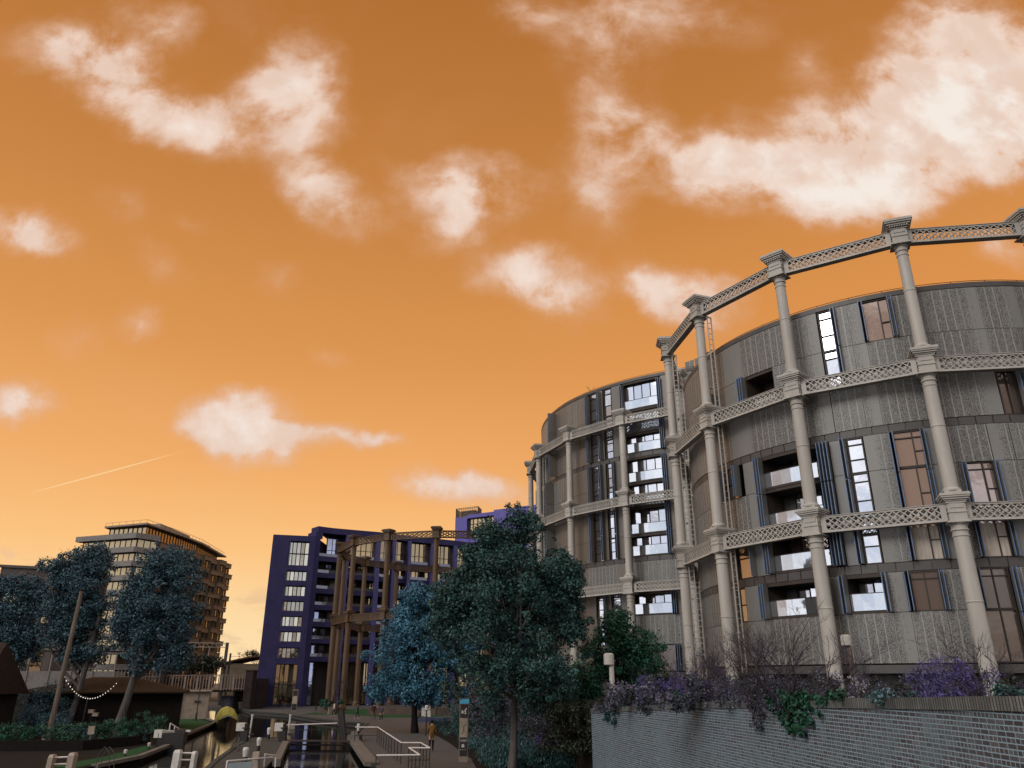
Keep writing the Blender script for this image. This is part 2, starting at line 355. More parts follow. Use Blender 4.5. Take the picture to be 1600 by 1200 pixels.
def brickmat(name, mortar, cols, course=.075, l=.225, english=True, mw=.020, soldier=False):
    m = bpy.data.materials.new(name); m.use_nodes = True; t = NT(m.node_tree); b = t.n['Principled BSDF']
    uv = t.new('ShaderNodeUVMap', uv_map='UVMap').outputs[0]
    wob = t.vm('SCALE', t.vm('SUBTRACT', t.noise(uv, 14, 3, .6, 0, 1), (.5, .5, .5)), sc=.010)
    s_ = t.new('ShaderNodeSeparateXYZ'); t.put(s_.inputs[0], t.vm('ADD', uv, wob)); u, v = s_.outputs[0], s_.outputs[1]
    r = t.m('DIVIDE', v, course); row = t.m('FLOOR', r); fr = t.m('MULTIPLY', t.m('FRACT', r), course)
    par = t.m('ABSOLUTE', t.m('MODULO', row, 2.0))
    bw = t.m('MULTIPLY_ADD', par, (-l/2 if english else 0), l)
    q = t.m('ADD', t.m('DIVIDE', u, bw), t.m('MULTIPLY_ADD', par, .5 if not english else .5, t.m('MULTIPLY', t.m('FLOOR', t.m('DIVIDE', row, 2)), .07)))
    idx = t.m('FLOOR', q); fq = t.m('MULTIPLY', t.m('FRACT', q), bw)
    cb = t.new('ShaderNodeCombineXYZ'); t.put(cb.inputs[0], idx); t.put(cb.inputs[1], row)
    wn = t.new('ShaderNodeTexWhiteNoise', noise_dimensions='2D'); t.put(wn.inputs[0], cb.outputs[0])
    e = mw/2
    du = t.m('MINIMUM', fq, t.m('SUBTRACT', bw, fq)); dv = t.m('MINIMUM', fr, t.m('SUBTRACT', course, fr))
    if soldier: dv = 1.0
    dd = t.m('MINIMUM', du, dv)
    mask = t.mr(dd, e*.6, e*1.25)
    bc_ = t.ramp(wn.outputs[0], cols); grime = t.noise(uv, .8, 6, .65)
    bc_ = t.mix(t.mr(t.noise(uv, 40, 3, .6), .3, .75, 0, .5), bc_, tuple(x*1.7 for x in cols[-2][1]))
    c = t.mix(mask, mortar, bc_)
    c = t.mix(t.mr(grime, .42, .7, 0, .65), c, tuple(x*.55 for x in mortar))
    c = t.mix(t.mr(t.noise(uv, 1.7, 5, .7), .62, .8, 0, .35), c, tuple(min(1, x*1.3) for x in mortar))
    t.l.new(c, b.inputs['Base Color']); b.inputs['Roughness'].default_value = .9
    bn = t.new('ShaderNodeBump'); bn.inputs['Strength'].default_value = .8; bn.inputs['Distance'].default_value = .012
    t.put(bn.inputs['Height'], t.m('ADD', mask, t.m('MULTIPLY', t.noise(uv, 60, 3, .6), .4))); t.l.new(bn.outputs[0], b.inputs['Normal'])
    return m
M_BRICK = brickmat('blue_mortar_brick', (.215, .31, .36), [(0, (.022, .025, .034)), (.35, (.040, .043, .054)), (.6, (.062, .072, .090)), (.8, (.095, .112, .135)), (.93, (.050, .028, .028)), (1, (.13, .155, .18))])
M_SOLD = brickmat('soldier_coping_brick', (.022, .026, .028), [(0, (.05, .055, .055)), (.5, (.085, .098, .095)), (.9, (.13, .14, .135)), (1, (.09, .07, .065))], course=.6, l=.08, english=False, mw=.026, soldier=True)
M_OLDBRICK = brickmat('dark_old_brick', (.05, .045, .04), [(0, (.03, .02, .016)), (.5, (.05, .032, .024)), (.9, (.07, .05, .038)), (1, (.03, .03, .03))])

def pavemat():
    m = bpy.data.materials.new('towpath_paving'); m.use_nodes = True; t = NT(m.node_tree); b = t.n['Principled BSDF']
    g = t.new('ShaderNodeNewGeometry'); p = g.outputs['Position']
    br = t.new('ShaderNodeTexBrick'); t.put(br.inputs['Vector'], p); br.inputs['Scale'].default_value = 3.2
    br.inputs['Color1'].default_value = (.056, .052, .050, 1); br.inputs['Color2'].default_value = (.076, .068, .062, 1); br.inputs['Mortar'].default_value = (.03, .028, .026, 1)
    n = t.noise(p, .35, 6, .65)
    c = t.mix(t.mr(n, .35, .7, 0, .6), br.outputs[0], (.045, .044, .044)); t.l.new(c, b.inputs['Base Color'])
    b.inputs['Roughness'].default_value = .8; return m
M_PAVE = pavemat()
def watermat():
    m = bpy.data.materials.new('canal_water'); m.use_nodes = True; t = NT(m.node_tree); b = t.n['Principled BSDF']
    b.inputs['Base Color'].default_value = (.006, .008, .007, 1); b.inputs['Roughness'].default_value = .04; b.inputs['IOR'].default_value = 1.6
    b.inputs['Specular IOR Level'].default_value = .9
    g = t.new('ShaderNodeNewGeometry'); p = g.outputs['Position']
    bn = t.new('ShaderNodeBump'); bn.inputs['Strength'].default_value = .5; bn.inputs['Distance'].default_value = .009
    t.put(bn.inputs['Height'], t.noise(t.vm('MULTIPLY', p, (1, .8, 1)), 2.2, 4, .55)); t.l.new(bn.outputs[0], b.inputs['Normal']); return m
M_WATER = watermat()
# ================================================================ SETTING: ground, water
RS = [(-62, 156), (-45.4, 138.8), (-38.8, 124.4), (-30.8, 114.7), (-23.6, 101.1), (-19, 93.3), (-15.3, 89.1), (-14.2, 78.8), (-13.2, 71.5), (-11.9, 65), (-11.4, 62), (-7.3, 45.7), (-5.6, 38), (-4.5, 20), (-4.5, -12)]
LS = [(-22.3, -12), (-21.9, 44.9), (-22, 50.4), (-23.9, 59.2), (-26.8, 68.5), (-28.9, 77.3), (-32.2, 91.5), (-38, 103), (-46, 115), (-54, 127), (-76, 150)]
IS = [(-15.2, 42.5), (-16.6, 47.9), (-17.9, 53.8), (-19.1, 59.0), (-20.5, 66.1), (-18.2, 66.8), (-16.4, 62.5), (-13.4, 47.1), (-12.5, 42.5), (-12, 20), (-14.5, 20)]
mb = MB(); mb.prism(RS+[(60, -12), (900, -12), (900, 1400), (-900, 1400), (-250, 400)], -1.6, 0)
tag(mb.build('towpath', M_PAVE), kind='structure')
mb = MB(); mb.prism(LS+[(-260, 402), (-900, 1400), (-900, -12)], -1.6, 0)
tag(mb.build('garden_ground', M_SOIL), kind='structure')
mb = MB(); mb.prism(IS, -1.6, 0); tag(mb.build('lock_island_ground', M_STONE), kind='structure')
mb = MB(); mb.face([(-120, -60, -.35), (30, -60, -.35), (30, 180, -.35), (-120, 180, -.35)])
tag(mb.build('canal_water', M_WATER), kind='structure')
mb = MB(); mb.face([(-2500, -2500, -1.8), (2500, -2500, -1.8), (2500, 2500, -1.8), (-2500, 2500, -1.8)])
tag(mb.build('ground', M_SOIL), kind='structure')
# quay edges in pale stone
def strip(poly, wd, z0, z1, name, m_, label, cat='kerb'):
    mb = MB()
    for i in range(len(poly)-1):
        a, b_ = Vector(poly[i]+(0,)), Vector(poly[i+1]+(0,))
        mb.bar((a[0], a[1], (z0+z1)/2), (b_[0], b_[1], (z0+z1)/2), wd, z1-z0)
    o = mb.build(name, m_); tag(o, kind='structure'); return o
strip(LS[1:9], .38, -.1, .09, 'left_quay_edge', M_COPE, '')
strip(RS[1:12], .4, -.1, .07, 'towpath_quay_edge', M_STONE, '')
strip(IS[0:7]+[IS[7], IS[8]], .3, -.1, .05, 'island_quay_edge', M_STONE, '')
lawn = [on_ground(*p)[:2] for p in ((470, 1118), (545, 1117), (605, 1122), (665, 1122), (720, 1118), (720, 1108), (600, 1108), (520, 1110))]
mb = MB(); mb.face([(x, y, .012) for x, y in lawn]); tag(mb.build('lawn', M_GRASS), kind='structure')
mb = MB(); mb.face([(x, y, .012) for x, y in [(-27.2, 69), (-29.5, 78), (-32.6, 91), (-38, 101), (-46, 98), (-38, 76), (-33, 70)]]); tag(mb.build('boatyard_lawn', M_GRASS), kind='structure')
mb = MB(); mb.face([(x, y, .012) for x, y in [(-22.4, 44), (-22.4, 50.3), (-24.3, 58), (-25.2, 58), (-23.9, 50), (-24.2, 44)]]); tag(mb.build('quay_grass', M_GRASS), kind='structure')
# planting bed along the foot of the wall
BED = [(-1.6, 42), (-2.3, 49), (-4.6, 62), (-7.5, 76), (-9.0, 92), (3, 100), (3.5, 40), (6, 30), (2.5, 30)]
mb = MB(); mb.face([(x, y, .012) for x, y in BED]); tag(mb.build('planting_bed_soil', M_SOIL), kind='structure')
# ================================================================ retaining wall and podium
WP = [(6.9, -8, 4.0), (6.88, 6, 3.99), (6.83, 11, 3.98), (6.94, 13.9, 3.92), (6.83, 17.7, 3.83), (6.43, 22.6, 3.69), (5.43, 29.5, 3.43), (3.7, 38.8, 2.99)]
def catmull(P, n=8):
    out = []
    for i in range(len(P)-1):
        p0, p1, p2, p3 = P[max(i-1, 0)], P[i], P[i+1], P[min(i+2, len(P)-1)]
        for k in range(n):
            t = k/n; out.append(tuple(.5*((2*b)+(-a+c)*t+(2*a-5*b+4*c-d)*t*t+(-a+3*b-3*c+d)*t**3) for a, b, c, d in zip(p0, p1, p2, p3)))
    return out+[P[-1]]
WL = catmull(WP)
wall = thing('brick_retaining_wall', (5, 30, 0), 'long curved dark brick wall with thick pale blue mortar, below the planted terrace', 'wall')
mb = MB(); cp = MB(); s_ = 0
for i in range(len(WL)-1):
    a, b_ = WL[i], WL[i+1]; d = hypot(b_[0]-a[0], b_[1]-a[1]); za, zb = a[2]-.19, b_[2]-.19
    mb.face([(b_[0], b_[1], -.2), (a[0], a[1], -.2), (a[0], a[1], za), (b_[0], b_[1], zb)],
            [(s_+d, -.2), (s_, -.2), (s_, za-WP[0][2]*0), (s_+d, zb)])
    mb.face([(a[0]+.45, a[1], -.2), (b_[0]+.45, b_[1], -.2), (b_[0]+.45, b_[1], zb), (a[0]+.45, a[1], za)], [(0, 0)]*4)
    if i == len(WL)-2: mb.face([(b_[0]+.45, b_[1], -.2), (b_[0], b_[1], -.2), (b_[0], b_[1], zb), (b_[0]+.45, b_[1], zb)], [(0, 0), (.45, 0), (.45, zb), (0, zb)])
    x0, x1 = -.035, .48
    P = [(a[0]+x0, a[1], za+.002), (b_[0]+x0, b_[1], zb+.002), (b_[0]+x1, b_[1], zb+.002), (a[0]+x1, a[1], za+.002)]
    Q = [(p[0], p[1], p[2]+.19) for p in P]
    cp.face([P[1], P[0], Q[0], Q[1]], [(s_+d, .1), (s_, .1), (s_, .3), (s_+d, .3)])
    cp.face([Q[0], Q[3], Q[2], Q[1]], [(s_, .1), (s_, .4), (s_+d, .4), (s_+d, .1)])
    cp.face([P[0], P[1], P[2], P[3]], [(0, 0)]*4); cp.face([P[3], P[2], Q[2], Q[3]], [(0, .1), (.1, .1), (.1, .3), (0, .3)])
    s_ += d
mb.build('brickwork', M_BRICK, wall); cp.build('coping', M_SOLD, wall)
def wall_at(y):
    for i in range(len(WL)-1):
        if WL[i][1] <= y <= WL[i+1][1]:
            t = (y-WL[i][1])/(WL[i+1][1]-WL[i][1]); return tuple(WL[i][k]+(WL[i+1][k]-WL[i][k])*t for k in range(3))
    return WL[-1]
def pod_z(y): return min(3.3, wall_at(y)[2]-.12) if y < 38.8 else 2.85
mb = MB(); edge = [(a[0]+.46, a[1]) for a in WL]+[(3, 44), (2, 60), (-1, 78), (-4, 96), (-6, 112)]
for i in range(len(edge)-1):
    (xa, ya), (xb, yb) = edge[i], edge[i+1]; za, zb = pod_z(ya), pod_z(yb)
    mb.face([(xa, ya, za), (120, ya, za), (120, yb, zb), (xb, yb, zb)])
    if ya >= 38.8: mb.face([(xb, yb, -.1), (xa, ya, -.1), (xa, ya, za), (xb, yb, zb)])
mb.face([(120, 112, -.1), (-6, 112, -.1), (-6, 112, 2.85), (120, 112, 2.85)])
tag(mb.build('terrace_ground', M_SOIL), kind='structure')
# ================================================================ gasholder frames
def lattice_girder(mb, L, dep, gap=.34, pitch=.375, bar_=.062, z=0):
    h = dep/2
    for s in (-1, 1):
        y = s*gap/2
        mb.box((0, y, z+h-.05), (L, .05, .10)); mb.box((0, y, z-h+.05), (L, .05, .10))
        ih = dep-.20; n = int(L/pitch); run = pitch*2
        x = -L/2-run
        while x < L/2:
            for dr in (1, -1):
                xa, xb = x, x+run; za, zb = z-ih/2, z+ih/2
                if xa < -L/2: za += (-L/2-xa)/run*ih; xa = -L/2
                if xb > L/2: zb -= (xb-L/2)/run*ih; xb = L/2
                if xb-xa > .05:
                    if dr < 0: za, zb = 2*z-za, 2*z-zb
                    mb.bar((xa, y+dr*.012, za), (xb, y+dr*.012, zb), .022, bar_, (0, 0, 1))
            x += pitch
        for e in (-1, 1): mb.box((e*(L/2-.14), y, z), (.28, .06, dep-.02))
        k = 0; x = -L/2+.5   # rosettes
        while x < L/2-.4:
            mb.box((x, y+s*.03, z+(.0)), (.09, .03, .09), 0); x += pitch
    mb.box((0, 0, z+h+.015), (L, gap+.14, .03)); mb.box((0, 0, z-h-.015), (L, gap+.12, .03))
def capital(mb, z, kind, rb, rt):
    """node of a column: necking, square block, flared cornice; z = girder centre"""
    wb = .84
    mb.lathe([(rb, -1.02), (rb+.06, -.98), (rb+.06, -.92), (rb+.01, -.88), (rb+.02, -.72), (rb+.09, -.66), (rb+.11, -.60)], (0, 0, z), 20)
    mb.box((0, 0, z-.565), (wb+.24, wb+.24, .07)); mb.box((0, 0, z-.50), (wb+.12, wb+.12, .06))
    mb.box((0, 0, z-.03), (wb, wb, .88)); mb.box((0, 0, z-.05), (wb+.09, wb+.09, .06))
    mb.box((0, 0, z+.33), (wb*.78, wb+.07, .34)); mb.box((0, 0, z+.33), (wb+.07, wb*.78, .34))
    w0 = wb+.08; k = 1.0 if kind == 'mid' else 1.28; z0 = z+.41
    for i, (dw, hh) in enumerate(((.04, .10), (.14, .08), (.30, .10), (.44, .09), (.52, .10), (.46, .05))):
        mb.box((0, 0, z0+hh/2), (w0+dw*k, w0+dw*k, hh-.003)); z0 += hh*(1.0 if kind == 'mid' else 1.12)
    if kind == 'top':
        q = w0/2+.10
        for s in (-1, 1):
            for i in range(8):
                mb.box((-q+.1+i*(2*q-.2)/7, s*(q+.02), z+.55), (.07, .06, .09)); mb.box((s*(q+.02), -q+.1+i*(2*q-.2)/7, z+.55), (.06, .07, .09))
        mb.box((0, 0, z0+.03), (w0+.3*k, w0+.3*k, .08))
    else:
        mb.box((0, 0, z0+.08), (w0-.12, w0-.12, .18)); mb.lathe([(rt+.10, .16), (rt+.10, .24), (rt+.04, .30), (rt, .36)], (0, 0, z0), 20)
def gasholder(name, C_, R, a0, step, ks, zb, levels, mt, label, dia, ladders=(), pitch=.375, dep=.88, bw=.055):
    root = thing(name, (C_[0], C_[1], zb), label, 'gasholder frame')
    c = MB(); capb = MB(); z = zb
    radii = [dia/2*(1-.09*i) for i in range(len(levels))]
    c.lathe([(radii[0]+.22, 0), (radii[0]+.22, .35), (radii[0]+.12, .42), (radii[0]+.12, .6), (radii[0]+.02, .72), (radii[0], .8)], (0, 0, 0), 22)
    for i, h in enumerate(levels):
        r = radii[i]; rn = radii[min(i+1, len(levels)-1)]; zz = h-zb
        z0 = .8 if i == 0 else levels[i-1]-zb+1.2
        zj = (z0+zz-1)/2+.4
        c.lathe([(r, z0), (r*.985, zj), (r*1.05, zj+.02), (r*1.05, zj+.07), (r*.98, zj+.09), (r*.93, zz-1.3), (r*1.02, zz-1.28), (r*1.02, zz-1.2), (r*.93, zz-1.18), (r*.93, zz-.95)], (0, 0, 0), 22)
        capital(capb, zz, 'top' if i == len(levels)-1 else 'mid', r*.93, rn)
    chord = 2*R*sin(step/2); Lg = chord-.84
    G = MB(); lattice_girder(G, Lg, dep, pitch=pitch, bar_=bw)
    pc = None; pg = None
    for k in ks:
        a = a0+k*step; x, y = R*cos(a), R*sin(a)
        if pc is None:
            pc = c.build('column', mt, None, True); pcap = capb.build('capital', mt, None); pg = G.build('lattice_girder', mt, None)
            pcap.parent = pc; pc.parent = root; o = pc; pg.parent = root; gk = pg; first = True
        else: o = copy_tree(pc, root); first = False
        o.location = (x, y, 0); o.rotation_euler = (0, 0, a)
        if k != ks[-1]:
            am = a+step/2; rm = R*cos(step/2)
            for j, h in enumerate(levels):
                if not (first and j == 0): gk = pg.copy(); COL.objects.link(gk); gk.parent = root
                gk.location = (rm*cos(am), rm*sin(am), h-zb); gk.rotation_euler = (0, 0, am+pi/2)
    for k in ladders:
        a = a0+k*step; t = radians(9 if abs(k) < 9 else 0)
        a += .022; rr = R-.42; L = MB(); top = levels[-1]-.6
        e = Vector((cos(a), sin(a), 0)); tg = Vector((-sin(a), cos(a), 0)); base = Vector((C_[0], C_[1], 0))+e*rr+tg*.25
        for s in (-.16, .16): L.bar(base+e*s+Vector((0, 0, zb)), base+e*s+Vector((0, 0, top)), .09, .07)
        zz = zb+.5
        while zz < top: L.bar(base-e*.16+Vector((0, 0, zz)), base+e*.16+Vector((0, 0, zz)), .04, .04); zz += .42
        zz = zb+1.6
        while zz < top: L.bar(base-tg*.75+Vector((0, 0, zz)), base+Vector((0, 0, zz)), .10, .06); zz += 2.7
        L.build('ladder', mt, root)
    return root
LV = [CZ+8.32, CZ+16.62, CZ+24.92]
CA, RA, A0, SA = (29.01, 55.41), 16.54, 3.0487, 2*pi/14.41
CB, RB_, B0_, SB = (25.94, 92.96), 23.59, 3.0824, 2*pi/19.7357
fa = gasholder('gasholder_frame', CA, RA, A0, SA, list(range(-2, 9)), 2.7, LV, M_COL, 'stone grey iron gasholder frame of three tiers around the nearer round building on the right', .81, ladders=(-1, 0, 1))
fb_ = gasholder('gasholder_frame', CB, RB_, B0_, SB, list(range(-3, 4)), 2.7, LV, M_COL, 'stone grey iron gasholder frame of three tiers around the farther round building', .80, ladders=(1,))
# the girders that tie the farther frame to the nearer one
pB = Vector((CB[0]+RB_*cos(B0_+3*SB), CB[1]+RB_*sin(B0_+3*SB), 0)); pA = Vector((CA[0]+RA*cos(A0-2*SA), CA[1]+RA*sin(A0-2*SA), 0))
dd = (pA-pB); G = MB(); lattice_girder(G, dd.length-.9, .88)
go = G.build('lattice_girder', M_COL); go.parent = fb_
for j, h in enumerate(LV):
    o = go if j == 0 else go.copy()
    if j: COL.objects.link(o); o.parent = fb_
    mid = (pA+pB)/2; o.location = (mid[0]-CB[0], mid[1]-CB[1], h-2.7); o.rotation_euler = (0, 0, atan2(dd[1], dd[0]))
fc = gasholder('gasholder_frame', (-9.03, 131.8), 19.7, 3.438, 2*pi/16, list(range(0, 16)), .3, [12.97, 24.2], M_BROWNCOL, 'rust brown iron gasholder frame of two tiers standing open on the lawn', .86, ladders=(8, 11), pitch=.75, dep=1.0, bw=.10)
G = MB(); lattice_girder(G, 2*19.7*sin(pi/16)-.98, 1.0, pitch=.75)
go = None
for h in (12.97, 24.2):
    a = 3.438+15.5*2*pi/16; go = G.build('lattice_girder', M_BROWNCOL) if go is None else go.copy()
    if go.name not in COL.objects: COL.objects.link(go)
    go.parent = fc; go.location = (19.7*cos(pi/16)*cos(a), 19.7*cos(pi/16)*sin(a), h-.3); go.rotation_euler = (0, 0, a+pi/2)
# ================================================================ round apartment buildings
def facade(root, C_, R, rows, bands, base, roofz, a_lo, a_hi, pw=1.84, ldeep=1.7):
    """rows: (z0, z1, [(a0, a1, kind)...]); kinds S solid, P perforated, D fading to the right, U rising to the right,
       V slit window, W wide window, K dark window, C curtained window, L loggia, N narrow window"""
    sol = MB(); per = MB()
    def pan(mb, a0, a1, z0, z1, d0, d1):
        n = max(1, int(round(radians(a1-a0)*R/pw))); g = degrees_(.012/R)
        for i in range(n):
            b0, b1 = a0+(a1-a0)*i/n+g, a0+(a1-a0)*(i+1)/n-g; m_ = max(1, int(math.ceil((b1-b0)/3.5)))
            for j in range(m_):
                c0, c1 = b0+(b1-b0)*j/m_, b0+(b1-b0)*(j+1)/m_
                e0, e1 = d0+(d1-d0)*(c0-a0)/(a1-a0), d0+(d1-d0)*(c1-a0)/(a1-a0)
                P = [(C_[0]+r*cos(radians(t)), C_[1]+r*sin(radians(t))) for r, t in ((R, c0), (R, c1), (R-.06, c1), (R-.06, c0))]
                u0, u1 = (c0-b0)*pi/180*R, (c1-b0)*pi/180*R; za, zb_ = z0+.015, z1-.015
                mb.face([P[0]+(za,), P[1]+(za,), P[1]+(zb_,), P[0]+(zb_,)], [(u0+i*7.3, za, e0), (u1+i*7.3, za, e1), (u1+i*7.3, zb_, e1), (u0+i*7.3, zb_, e0)])
                mb.face([P[3]+(zb_,), P[0]+(zb_,), P[1]+(zb_,), P[2]+(zb_,)], [(0, 0, 0)]*4)
                mb.face([P[0]+(za,), P[3]+(za,), P[2]+(za,), P[1]+(za,)], [(0, 0, 0)]*4)
                if j == 0: mb.face([P[3]+(za,), P[0]+(za,), P[0]+(zb_,), P[3]+(zb_,)], [(0, 0, 0)]*4)
                if j == m_-1: mb.face([P[1]+(za,), P[2]+(za,), P[2]+(zb_,), P[1]+(zb_,)], [(0, 0, 0)]*4)
    def pt(r, a, z): return Vector((C_[0]+r*cos(radians(a)), C_[1]+r*sin(radians(a)), z))
    def window(a0, a1, z0, z1, kind, k):
        """frame and one pane object (the glass of one window)"""
        fr = MB(); pn = MB(); rr = R-.14; A_, B_ = pt(rr, a0, 0), pt(rr, a1, 0); d = (B_-A_); Lw = d.length; d.normalize()
        up = Vector((0, 0, 1)); nrm = d.cross(up)*1.0
        def P(u, z, off=0): return A_+d*u+up*z+nrm*off
        fw = .07
        cols, hs = [0, Lw], [z0, z1]
        if kind in 'VN': splits = [z0+(z1-z0)*q for q in ((.38, .8) if kind == 'V' else (.5,))]
        else: splits = [z1-.42] if k % 2 == 0 else []
        # outer frame
        for u in (fw/2, Lw-fw/2): fr.bar(P(u, z0), P(u, z1), fw, .16, tuple(nrm))
        fr.bar(P(0, z0+fw/2), P(Lw, z0+fw/2), fw, .159, tuple(nrm)); fr.bar(P(0, z1-fw/2), P(Lw, z1-fw/2), fw, .159, tuple(nrm))
        for z in splits: fr.bar(P(fw, z), P(Lw-fw, z), .06, .12, tuple(nrm))
        if kind in 'WC':
            um = Lw*.64; fr.bar(P(um, z0+fw), P(um, z1-fw), .07, .125, tuple(nrm)); zc = z0+(z1-z0)*.42
            fr.bar(P(um, zc), P(Lw-fw, zc), .06, .115, tuple(nrm))
        if kind == 'K': fr.bar(P(Lw*.5, z0+fw), P(Lw*.5, z1-fw), .05, .12, tuple(nrm))
        zs = [z0]+splits+[z1]; q = 0
        for i in range(len(zs)-1):
            us = [0, Lw*.64, Lw] if kind in 'WC' else [0, Lw]
            for j in range(len(us)-1):
                t = random.uniform(-.02, .02)
                pn.face([P(us[j]+.02, zs[i]+.02, -.03+t), P(us[j+1]-.02, zs[i]+.02, -.03-t*.5), P(us[j+1]-.02, zs[i+1]-.02, -.03-t), P(us[j]+.02, zs[i+1]-.02, -.03+t*.5)])
        f = fr.build('window', M_DARK, root)
        gm = {'V': M_GW, 'N': M_GB, 'W': M_GB, 'C': M_GB, 'K': M_GD}[kind]
        pn.build('pane', gm, f)
        if kind == 'C':
            cu_ = MB(); n = 14
            for i in range(n):
                u0, u1 = Lw*(i/n)*.96+.05, Lw*((i+1)/n)*.96+.05; o0, o1 = -.02+.0*(i % 2), -.02
                cu_.hexa([P(u0, z0+.08, .01+.02*(i % 2)), P(u1, z0+.08, .01+.02*((i+1) % 2)), P(u1, z0+.08, -.02), P(u0, z0+.08, -.02),
                          P(u0, z1-.75, .01+.02*(i % 2)), P(u1, z1-.75, .01+.02*((i+1) % 2)), P(u1, z1-.75, -.02), P(u0, z1-.75, -.02)])
            cu_.build('curtain', M_CURT, f)
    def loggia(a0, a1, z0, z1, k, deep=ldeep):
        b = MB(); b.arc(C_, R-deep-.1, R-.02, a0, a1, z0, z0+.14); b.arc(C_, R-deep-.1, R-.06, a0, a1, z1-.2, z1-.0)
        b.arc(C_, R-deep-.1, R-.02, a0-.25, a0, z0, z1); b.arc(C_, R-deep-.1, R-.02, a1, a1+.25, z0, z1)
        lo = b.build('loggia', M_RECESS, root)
        g = MB(); fr = MB(); n = max(2, int(radians(a1-a0)*R/.95))
        for i in range(n):
            c0, c1 = a0+(a1-a0)*i/n, a0+(a1-a0)*(i+1)/n; A_, B_ = pt(R-deep+.05, c0, 0), pt(R-deep+.05, c1, 0)
            t = random.uniform(-.03, .03)
            g.face([(A_[0], A_[1], z0+.14), (B_[0], B_[1], z0+.14), (B_[0]+t, B_[1], z1-.2), (A_[0]+t, A_[1], z1-.2)])
            fr.bar((A_[0], A_[1]-.03, z0+.14), (A_[0], A_[1]-.03, z1-.2), .07, .07)
        g.build('glazing', M_GW if k % 3 or ldeep < 1 else M_GB, lo); fr.build('glazing_frame', M_DARK, lo)
        bb = MB(); bb.arc(C_, R-.10, R-.075, a0+.1, a1-.1, z0+.16, z0+1.05, 2.6); bb.build('balustrade', M_BAL, lo)
        rl = MB(); rl.arc(C_, R-.13, R-.05, a0, a1, z0+1.05, z0+1.09, 2.6); rl.build('handrail', M_DARK, lo)
    kk = 0
    for z0, z1, els in rows:
        for a0, a1, kind in els:
            kk += 1
            if kind == 'S': pan(sol, a0, a1, z0, z1, 0, 0)
            elif kind == 'P':
                n_ = max(1, int(round(radians(a1-a0)*R/pw)))
                for q in range(n_): dq = random.choice((.55, .75, .9, .95, 1.05)); pan(per, a0+(a1-a0)*q/n_, a0+(a1-a0)*(q+1)/n_, z0, z1, dq, dq)
            elif kind == 'D': pan(per, a0, a1, z0, z1, .95, -.35)
            elif kind == 'U': pan(per, a0, a1, z0, z1, -.35, .95)
            elif kind == 'L': loggia(a0, a1, z0, z1, kk)
            else: window(a0, a1, z0, z1, kind, kk)
    per.build('perforated_cladding', M_PERF, root); sol.build('cladding_panels', M_SOLID, root)
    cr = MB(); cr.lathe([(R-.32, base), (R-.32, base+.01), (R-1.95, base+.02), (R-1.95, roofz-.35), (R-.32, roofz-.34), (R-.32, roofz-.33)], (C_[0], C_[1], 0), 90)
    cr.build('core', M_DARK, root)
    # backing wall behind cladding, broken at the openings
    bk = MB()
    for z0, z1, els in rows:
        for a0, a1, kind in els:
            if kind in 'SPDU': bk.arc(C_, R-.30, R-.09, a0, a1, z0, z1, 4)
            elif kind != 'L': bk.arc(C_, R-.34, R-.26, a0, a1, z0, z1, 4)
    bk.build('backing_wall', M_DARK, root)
    for z0, z1 in bands:
        b = MB(); n = int(360/3.3)
        for i in range(n): b.arc(C_, R-.35, R-.03, i*360/n+.12, (i+1)*360/n-.12, z0, z1, 5)
        b.arc(C_, R-.36, R-.09, 0, 360, z0-.02, z1+.02, 5); b.build('spandrel_band', M_BAND, root)
    b = MB(); b.lathe([(R-.4, roofz-.36), (R+.02, roofz-.36), (R+.02, roofz-.05), (R-.1, roofz-.02), (R-.1, roofz), (.1, roofz+.02)], (C_[0], C_[1], 0), 100); b.build('roof', M_BAND, root)
    b = MB(); rr = R-.25
    for i in range(100):
        t0, t1 = 2*pi*i/100, 2*pi*(i+1)/100; p, q = Vector((C_[0]+rr*cos(t0), C_[1]+rr*sin(t0), roofz+.16)), Vector((C_[0]+rr*cos(t1), C_[1]+rr*sin(t1), roofz+.16))
        b.bar(p, q, .03, .03)
        if i % 2 == 0: b.bar(p-Vector((0, 0, .2)), p, .03, .03)
    b.build('roof_rail', M_DARK, root)
    b = MB(); b.lathe([(R-1.2, base-1.4), (R-1.2, base), (R-.05, base+.0), (R-.05, base+.42), (R-.4, base+.43)], (C_[0], C_[1], 0), 90); b.build('plinth', M_BAND, root)
def degrees_(x): return x*180/pi
